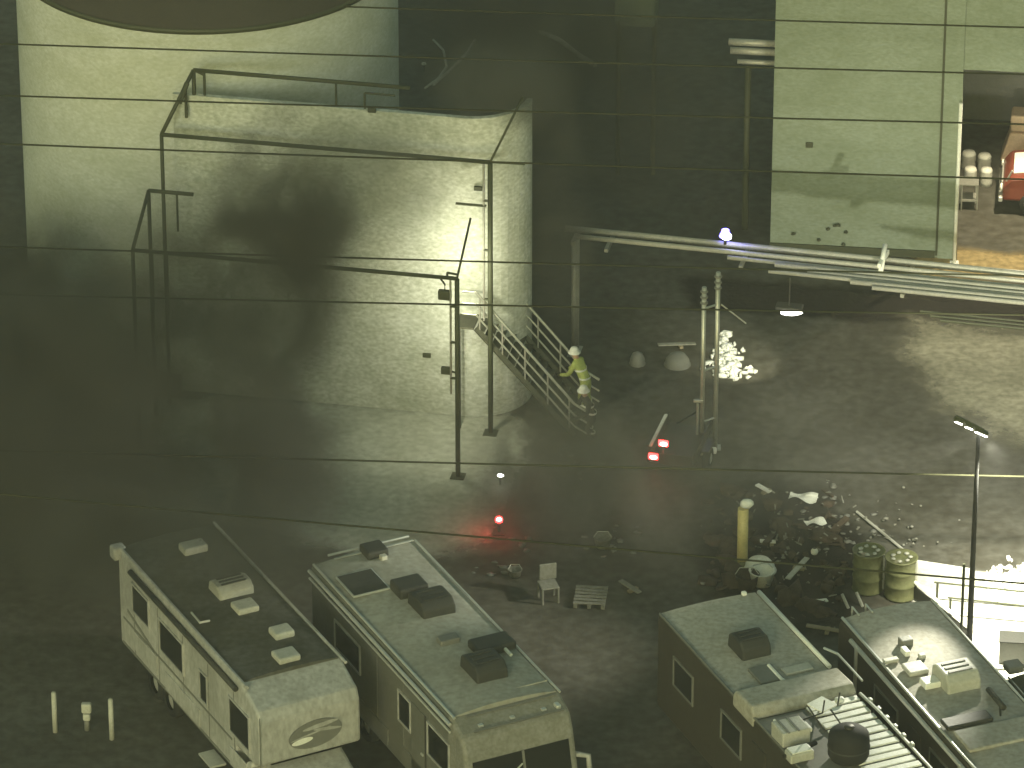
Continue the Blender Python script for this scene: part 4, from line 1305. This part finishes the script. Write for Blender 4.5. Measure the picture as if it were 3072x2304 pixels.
m = MB()
for k in range(170):
    q = P(2960 + rnd.uniform(0, 150), 1745 + rnd.gauss(0, 26))
    m.blob(q + Z * 0.03, (rnd.uniform(0.03, 0.12), rnd.uniform(0.03, 0.12), rnd.uniform(0.03, 0.1)), k, 0.5, 1)
tag(m.build('gravel', M['white']), kind='stuff')
p0, p1 = P(2705, 1688), P(2920, 1722)
kb = MB(p0); kb.box((p0 + p1) / 2 + Z * 0.06, ((p1 - p0).length, 0.14, 0.12), math.atan2((p1 - p0).y, (p1 - p0).x), 0.02)
tag(kb.build('kerb', M['white']), kind='structure')
p0, p1 = P(2722, 1782), P(2905, 1935)
br = thing('ramp_rail', 'slanting white topped rail between the motorhome and the bright pad', 'rail', p0)
m = MB(p0); m.tube([p0 + Z * 0.5, p1 + Z * 0.5], 0.045, 6); m.build('rail_bar', M['white'], br)
m = MB(p0); m.box((p0 + p1) / 2 + Z * 0.22, ((p1 - p0).length, 0.05, 0.34), math.atan2((p1 - p0).y, (p1 - p0).x)); m.build('skirt', M['dark'], br)
m = MB(p0); m.tube([p0, p0 + Z * 0.62], 0.05, 6); m.build('post', M['white'], br)

# ------------------------------------------------------------------ drums, yellow post and clutter
for k, (px, py, lab) in enumerate(((2603, 1768, 'olive lime drum with a pale ribbed lid, left of the pair'), (2700, 1788, 'olive lime drum with a pale ribbed lid, right of the pair'))):
    q = P(px, py)
    d = thing('lime_drum', lab, 'drum', q, group='pair of lime drums behind the motorhome')
    part('drum_body', M['lime'], d, lambda b: b.lathe([(0, 0.02), (0.38, 0.02), (0.40, 0.05), (0.385, 0.08), (0.385, 0.38), (0.405, 0.41), (0.385, 0.44), (0.385, 0.74), (0.405, 0.77), (0.385, 0.80), (0.385, 1.06), (0.41, 1.09)], (0, 0, 0), 28))
    ld = part('lid', M['lime'], d, lambda b: b.lathe([(0.40, 1.09), (0.42, 1.12), (0.38, 1.13), (0.36, 1.09), (0, 1.09)], (0, 0, 0), 28))
    for j in range(7):
        a = j * math.pi * 2 / 7
        part('lid_rib', M['plastic'], ld, lambda b: b.blob((0.22 * math.cos(a), 0.22 * math.sin(a), 1.12), (0.07, 0.07, 0.03), j, 0.2, 1))
    part('strap', M['plastic'], d, lambda b: b.box((0.37, -0.16, 0.6), (0.05, 0.05, 1.0), R(-20), 0.01))
q = P(2226, 1700)
yp = thing('yellow_post', 'thick faded yellow post with a white knob on top amid the rubble', 'post', q)
YH = up_to(q, 1525)
part('post_body', M['yellow'], yp, lambda b: b.tube([(0, 0, 0), (0, 0, YH)], 0.135, 12))
part('knob', M['white'], yp, lambda b: b.blob((0.08, -0.02, YH + 0.14), (0.17, 0.12, 0.13), 3, 0.15))
for k in range(4):
    part('bolt_lug', M['lime'], yp, lambda b: b.box((0.16 * math.cos(k * 1.57), 0.16 * math.sin(k * 1.57), 0.1), (0.16, 0.16, 0.2), 0.5 * k, 0.03))

rub = MB()
rnd = random.Random(31)
for k in range(150):
    px, py = rnd.uniform(2120, 2540), rnd.uniform(1470, 1860)
    if px < 2300 and py > 1780: continue
    q = P(px, py)
    r0 = rnd.choice((0.06, 0.09, 0.14, 0.2, 0.28))
    if k % 3:
        rub.blob(q + Z * r0 * 0.3, (r0, r0 * rnd.uniform(0.6, 1.5), r0 * rnd.uniform(0.4, 0.9)), k, 0.45, 1)
    else:
        rub.box(q + Z * r0 * 0.4, (r0 * rnd.uniform(1, 4), r0 * 0.5, r0 * 0.3), rnd.uniform(0, 3), 0, rnd.uniform(-0.4, 0.4), rnd.uniform(-0.4, 0.4))
tag(rub.build('rubble', M['rubble']), kind='stuff')
rub = MB()
for k in range(90):
    px, py = rnd.choice(((1740, 1400), (1760, 1390), (1800, 1640), (1830, 1640), (1560, 1640), (1900, 1600), (2480, 1480), (2520, 1600), (2600, 1560), (1480, 1700)))
    q = P(px + rnd.gauss(0, 40), py + rnd.gauss(0, 26))
    r0 = rnd.uniform(0.02, 0.07)
    rub.blob(q + Z * r0 * 0.3, (r0 * 1.6, r0 * rnd.uniform(0.6, 1.8), r0 * 0.6), k, 0.4, 1)
tag(rub.build('loose_stones', M['trim']), kind='stuff')


rub = MB()
for k in range(190):
    px, py = rnd.gauss(2400, 110), rnd.gauss(1640, 90)
    if k % 4 == 0:
        px, py = rnd.gauss(2640, 90), rnd.gauss(1600, 50)
    q = P(px, py)
    r0 = rnd.uniform(0.01, 0.04)
    if k % 2:
        rub.box(q + Z * rnd.uniform(0.02, 0.3), (r0 * rnd.uniform(2, 7), r0, r0 * 0.5), rnd.uniform(0, 3.1), 0, rnd.uniform(-0.6, 0.6), rnd.uniform(-0.6, 0.6))
    else:
        rub.blob(q + Z * rnd.uniform(0.0, 0.2), (r0 * 1.5, r0 * 1.5, r0), k, 0.6, 1)
tag(rub.build('broken_bits', M['dull']), kind='stuff')


def clutter(name, label, cat, px, py, kind, m_, s_=1.0, rz=0.0):
    q = P(px, py)
    t = thing(name, label, cat, q, rz)
    if kind == 'tub':
        part('tub_body', m_, t, lambda b: b.lathe([(0, 0.02), (0.2 * s_, 0.02), (0.25 * s_, 0.3 * s_), (0.27 * s_, 0.32 * s_), (0.23 * s_, 0.31 * s_), (0.18 * s_, 0.06), (0, 0.06)], (0, 0, 0), 18))
        part('handle', M['galv'], t, lambda b: b.tube([(-0.25 * s_, 0, 0.3 * s_), (-0.15 * s_, 0.1, 0.42 * s_), (0.15 * s_, 0.1, 0.42 * s_), (0.25 * s_, 0, 0.3 * s_)], 0.012, 6))
    elif kind == 'ball':
        part('float_body', m_, t, lambda b: b.blob((0, 0, 0.13 * s_), (0.13 * s_,) * 3, 2, 0.03))
        part('ring', M['dark'], t, lambda b: b.lathe([(0.03, 0.25 * s_), (0.05, 0.27 * s_), (0.03, 0.29 * s_)], (0, 0, 0), 10))
    elif kind == 'sheet':
        part('sheet_body', m_, t, lambda b: b.grid(lambda u, v: ((u - 0.5) * 0.9 * s_, (v - 0.5) * 0.5 * s_, 0.1 + 0.1 * math.sin(u * 6) * math.cos(v * 4) * s_), 8, 6))
        part('fold', m_, t, lambda b: b.blob((0.2 * s_, 0.1, 0.08), (0.2 * s_, 0.12 * s_, 0.12 * s_), 5, 0.4))
    elif kind == 'dome':
        part('shell', m_, t, lambda b: b.lathe([(0.42 * s_, 0.03), (0.40 * s_, 0.16), (0.28 * s_, 0.3), (0.1 * s_, 0.36), (0, 0.37)], (0, 0, 0), 20))
        part('rim', m_, t, lambda b: b.lathe([(0.43 * s_, 0.0), (0.46 * s_, 0.02), (0.43 * s_, 0.045)], (0, 0, 0), 20))
    elif kind == 'chair':
        part('seat', m_, t, lambda b: b.box((0, 0, 0.44), (0.46, 0.46, 0.05), 0, 0.02))
        part('backrest', m_, t, lambda b: b.box((0.05, 0.24, 0.68), (0.44, 0.05, 0.44), 0, 0.02))
        for dx in (-0.2, 0.2):
            for dy in (-0.2, 0.2):
                part('leg', m_, t, lambda b: b.tube([(dx, dy, 0), (dx, dy, 0.42)], 0.03, 6))
    elif kind == 'pallet':
        for k in range(6):
            part('slat', m_, t, lambda b: b.box((0, -0.4 + 0.16 * k, 0.14), (0.8, 0.1, 0.03), R(random.Random(k).uniform(-2, 2)), 0.005))
        for k in range(3):
            part('bearer', m_, t, lambda b: b.box((-0.34 + 0.34 * k, 0, 0.07), (0.09, 0.95, 0.1)))
    elif kind == 'plank':
        part('board', m_, t, lambda b: b.box((0, 0, 0.1), (0.95 * s_, 0.14, 0.04), 0, 0.01, 0, R(4)))
        part('batten', M['wood'], t, lambda b: b.box((0.1, 0, 0.045), (0.1, 0.3, 0.06)))
    return t


clutter('dome_lid', 'white dome lid lying at the foot of the yellow post', 'lid', 2278, 1712, 'dome', M['white'], 0.95)
clutter('tub', 'white tub tipped among the rubble below the dome lid', 'tub', 2285, 1752, 'tub', M['white'], 1.25, 0.4)
clutter('tub', 'small dark tub beside the white tub', 'tub', 2240, 1762, 'tub', M['rubble'], 1.2)
clutter('plastic_sheet', 'crumpled white plastic sheet at the far edge of the rubble', 'sheet', 2410, 1500, 'sheet', M['white'], 0.8, -0.2)
clutter('plastic_sheet', 'small crumpled white sheet with one corner turned up by the rubble', 'sheet', 2445, 1575, 'sheet', M['white'], 0.6, 0.3)
clutter('float_ball', 'white float ball lying in the rubble', 'float', 2443, 1665, 'ball', M['white'], 0.75)
clutter('plank', 'short white plank lying level in the dark rubble', 'plank', 2303, 1634, 'plank', M['white'], 0.42)
clutter('plank', 'pale slanting plank reaching from the rubble towards the lime drums', 'plank', 2392, 1715, 'plank', M['plastic'], 1.4, R(66))
clutter('plank', 'white plank end lying behind the fourth motorhome', 'plank', 2445, 1815, 'plank', M['white'], 0.7, R(20))
clutter('plank', 'broken white plank near the yellow post top', 'plank', 2290, 1475, 'plank', M['white'], 0.5, R(-45))
clutter('plastic_chair', 'pale plastic chair left on the asphalt past the second motorhome', 'chair', 1645, 1800, 'chair', M['dull'], 1, R(15))
clutter('pallet', 'pale slatted pallet lying on the asphalt', 'pallet', 1772, 1800, 'pallet', M['dull'], 1, R(-6))
clutter('plank', 'pale plank lying slantwise right of the pallet', 'plank', 1890, 1770, 'plank', M['dull'], 0.75, R(-48))
clutter('tub', 'pale tub standing left of the plastic chair', 'tub', 1545, 1730, 'tub', M['dull'], 0.7)
clutter('tub', 'pale tub standing behind the pallet', 'tub', 1808, 1640, 'tub', M['dull'], 0.9)
clutter('dome_lid', 'grey dome lid on the dark ground left of the twin posts', 'lid', 1912, 1092, 'dome', M['trim'], 0.5)
clutter('dome_lid', 'larger dull grey dome lid on the dark ground beside the twin posts', 'lid', 2032, 1095, 'dome', M['trim'], 0.8)
clutter('plank', 'grey plank lying behind the dull dome lid', 'plank', 2030, 1042, 'plank', M['dull'], 1.1, R(12))
clutter('plank', 'weathered plank on the ground between the barrier and camper', 'plank', 2470, 1895, 'plank', M['wood'], 0.9, R(-12))
for k, (px, py, lab) in enumerate(((2545, 1795, 'short pale stake behind the fourth motorhome, the left one'), (2588, 1790, 'short pale stake behind the fourth motorhome, the right one'))):
    q = P(px, py + 30)
    m = MB(q); m.tube([q, q + Vector((-0.16, 0.1, 0.35))], 0.04, 6)
    tag(m.build('stake', M['plastic']), lab, 'stake')
q0 = P(2570, 1545); q1 = P(2710, 1660)
m = MB(q0); m.tube([q0 + Z * 0.1, q1 + Z * 0.1], 0.035, 6)
tag(m.build('pipe_length', M['plastic']), 'thin pale pipe lying slantwise behind the lime drums', 'pipe')
# three white ground markers on the lit dirt edge are the pole's lamps; bollards at far left
for k, (px, y0, y1, lab) in enumerate(((166, 2196, 2080, 'slim white bollard at the dark lower left, the left one'), (336, 2218, 2100, 'slim white bollard at the dark lower left, the right one'))):
    q = P(px, y0)
    b_ = thing('bollard', lab, 'bollard', q, group='white bollards in the dark corner')
    h = up_to(q, y1)
    part('post', M['plastic'], b_, lambda b: b.tube([(0, 0, 0), (0, 0, h)], 0.062, 10))
    part('cap', M['plastic'], b_, lambda b: b.lathe([(0.063, h), (0.05, h + 0.03), (0, h + 0.04)], (0, 0, 0), 10))
q = P(262, 2190)
mt = thing('meter_post', 'pale meter head on a short post between the two white bollards', 'meter', q)
part('post', M['trim'], mt, lambda b: b.tube([(0, 0, 0), (0, 0, 0.35)], 0.07, 8))
part('meter_head', M['plastic'], mt, lambda b: b.box((0, 0, 0.62), (0.24, 0.16, 0.26), 0, 0.04))
part('lower_box', M['plastic'], mt, lambda b: b.box((0.0, -0.02, 0.38), (0.18, 0.14, 0.18), 0, 0.04))

# ------------------------------------------------------------------ overhead wires
WZ = 10.0
wires = [((55, -11), (3072, 86)), ((55, 135), (2310, 205)), ((55, 290), (2310, 356)), ((55, 435), (2310, 516)), ((278, 750), (1597, 790)), ((944, 905), (1611, 919)),
         ((1028, 1382), (3072, 1431)), ((1000, 1574), (3072, 1752))]
wlab = ['dark overhead wire topmost in view, crossing the tank by its roof', 'dark overhead wire crossing the tank just above the higher pipe frame', 'dark overhead wire crossing behind the top corner of the higher pipe frame',
        'dark overhead wire meeting the front beam of the higher pipe frame', 'dark overhead wire just above the beam of the lower pipe frame', 'dark overhead wire just under the beam of the lower pipe frame',
        'dark overhead wire crossing just below the red tail lamps', 'lowest dark overhead wire, running from by the red warning lamp across the lime drums']
for (a, b_), lab, wz in zip(wires, wlab, (WZ, WZ, WZ, WZ, 6.4, 6.2, 3.9, 5.5)):
    p0, p1 = P(a[0], a[1], wz), P(b_[0], b_[1], wz)
    d = p1 - p0
    q0, q1 = p0 - d.normalized() * 45, p1 + d.normalized() * 45
    pts = []
    for k in range(41):
        t = k / 40
        p = q0.lerp(q1, t)
        s = (p - (p0 + p1) / 2).length
        pts.append(p + Z * (s * s * 0.0002))
    m = MB(q0)
    m.tube(pts, 0.023, 6, False)
    tag(m.build('overhead_wire', M['wire']), lab, 'wire', 'overhead wires')


# ------------------------------------------------------------------ smoke and haze
def smoke_mat(name, density, scale, seed, lo=0.40, hi=0.63, c=(0.13, 0.13, 0.115), soft=1.3):
    m = bpy.data.materials.new(name)
    m.use_nodes = True
    t = m.node_tree
    t.nodes.remove(t.nodes['Principled BSDF'])
    v = t.nodes.new('ShaderNodeVolumePrincipled')
    v.inputs['Color'].default_value = (*c, 1)
    v.inputs['Anisotropy'].default_value = 0.0
    tc_ = t.nodes.new('ShaderNodeTexCoord')
    ln = t.nodes.new('ShaderNodeVectorMath')
    ln.operation = 'LENGTH'
    t.links.new(tc_.outputs['Object'], ln.inputs[0])
    fo = t.nodes.new('ShaderNodeMapRange')
    fo.interpolation_type = 'SMOOTHSTEP'
    fo.inputs[1].default_value, fo.inputs[2].default_value = 1.0, 1.0 - 0.75 * soft
    t.links.new(ln.outputs['Value'], fo.inputs[0])
    ge = t.nodes.new('ShaderNodeNewGeometry')
    ad = t.nodes.new('ShaderNodeVectorMath')
    ad.operation = 'ADD'
    ad.inputs[1].default_value = (seed * 7.3, seed * 3.1, seed * 5.7)
    t.links.new(ge.outputs['Position'], ad.inputs[0])
    n = t.nodes.new('ShaderNodeTexNoise')
    n.inputs['Scale'].default_value = scale
    n.inputs['Detail'].default_value = 5
    n.inputs['Roughness'].default_value = 0.55
    n.inputs['Distortion'].default_value = 0.9
    t.links.new(ad.outputs[0], n.inputs[0])
    n2 = t.nodes.new('ShaderNodeMapRange')
    n2.interpolation_type = 'SMOOTHSTEP'
    n2.inputs[1].default_value, n2.inputs[2].default_value = lo, hi
    n2.inputs[3].default_value, n2.inputs[4].default_value = 0.12, 1.7
    t.links.new(n.outputs[0], n2.inputs[0])
    pw = t.nodes.new('ShaderNodeMath'); pw.operation = 'POWER'
    t.links.new(fo.outputs[0], pw.inputs[0]); pw.inputs[1].default_value = 1.2
    m1 = t.nodes.new('ShaderNodeMath'); m1.operation = 'MULTIPLY'
    t.links.new(pw.outputs[0], m1.inputs[0]); t.links.new(n2.outputs[0], m1.inputs[1])
    ml = t.nodes.new('ShaderNodeMath'); ml.operation = 'MULTIPLY'
    t.links.new(m1.outputs[0], ml.inputs[0]); ml.inputs[1].default_value = density
    t.links.new(ml.outputs[0], v.inputs['Density'])
    t.links.new(v.outputs[0], t.nodes['Material Output'].inputs['Volume'])
    return m


def smoke(px, py, z, s_, density, scale=0.35, seed=1, ry=0.0, **kw):
    """an ellipsoid of smoke whose middle is z metres above the ground point under photo pixel (px, py)"""
    c = P(px, py, z)
    m = MB()
    bmesh.ops.create_icosphere(m.bm, subdivisions=3, radius=1)
    o = m.build('smoke_plume', smoke_mat('smoke', density, scale, seed, **kw))
    o.location = c
    o.scale = s_
    o.rotation_euler = (0, ry, 0)
    return tag(o, kind='stuff')


smoke(60, 1290, 3.8, (6.6, 4.0, 6.4), 1.7, 0.32, 1)
smoke(430, 1420, 3.2, (6.4, 3.2, 4.8), 1.5, 0.36, 2)
smoke(780, 1290, 4.0, (2.7, 2.0, 5.2), 1.6, 0.42, 12)
smoke(850, 750, 7.8, (2.5, 1.6, 5.2), 2.9, 0.5, 3, R(6))
smoke(580, 850, 6.8, (3.6, 1.8, 4.0), 1.35, 0.5, 4)
smoke(90, 880, 2.9, (2.6, 1.6, 3.4), 1.7, 0.5, 14)
smoke(560, 1640, 4.9, (6.0, 2.6, 2.2), 0.5, 0.45, 5)
smoke(1648, 660, 4.9, (1.5, 1.0, 8.6), 2.0, 0.6, 6, R(-3))
smoke(1920, 330, 4.8, (4.2, 1.8, 6.5), 0.6, 0.4, 11)
smoke(1620, 1450, 1.9, (2.8, 2.0, 3.0), 0.7, 0.55, 7)
smoke(1560, 130, 6.0, (5.6, 3.4, 6.0), 0.55, 0.35, 8)
smoke(1490, 262, 9.2, (2.2, 1.4, 1.8), 1.3, 0.65, 9, c=(0.2, 0.2, 0.18))
smoke(1150, 520, 8.2, (3.0, 1.2, 3.0), 0.28, 0.6, 10, c=(0.3, 0.3, 0.27))
smoke(1900, 1420, 1.8, (8.0, 5.0, 3.2), 0.18, 0.4, 13, c=(0.4, 0.4, 0.37))

hz_ = MB()
hz_.box((0, 0, 35.6), (400, 400, 73.4))
hm = bpy.data.materials.new('haze_air')
hm.use_nodes = True
t = hm.node_tree
t.nodes.remove(t.nodes['Principled BSDF'])
v = t.nodes.new('ShaderNodeVolumePrincipled')
v.inputs['Color'].default_value = (0.86, 0.86, 0.84, 1)
v.inputs['Density'].default_value = 0.00062
t.links.new(v.outputs[0], t.nodes['Material Output'].inputs['Volume'])
tag(hz_.build('haze', hm), kind='stuff')
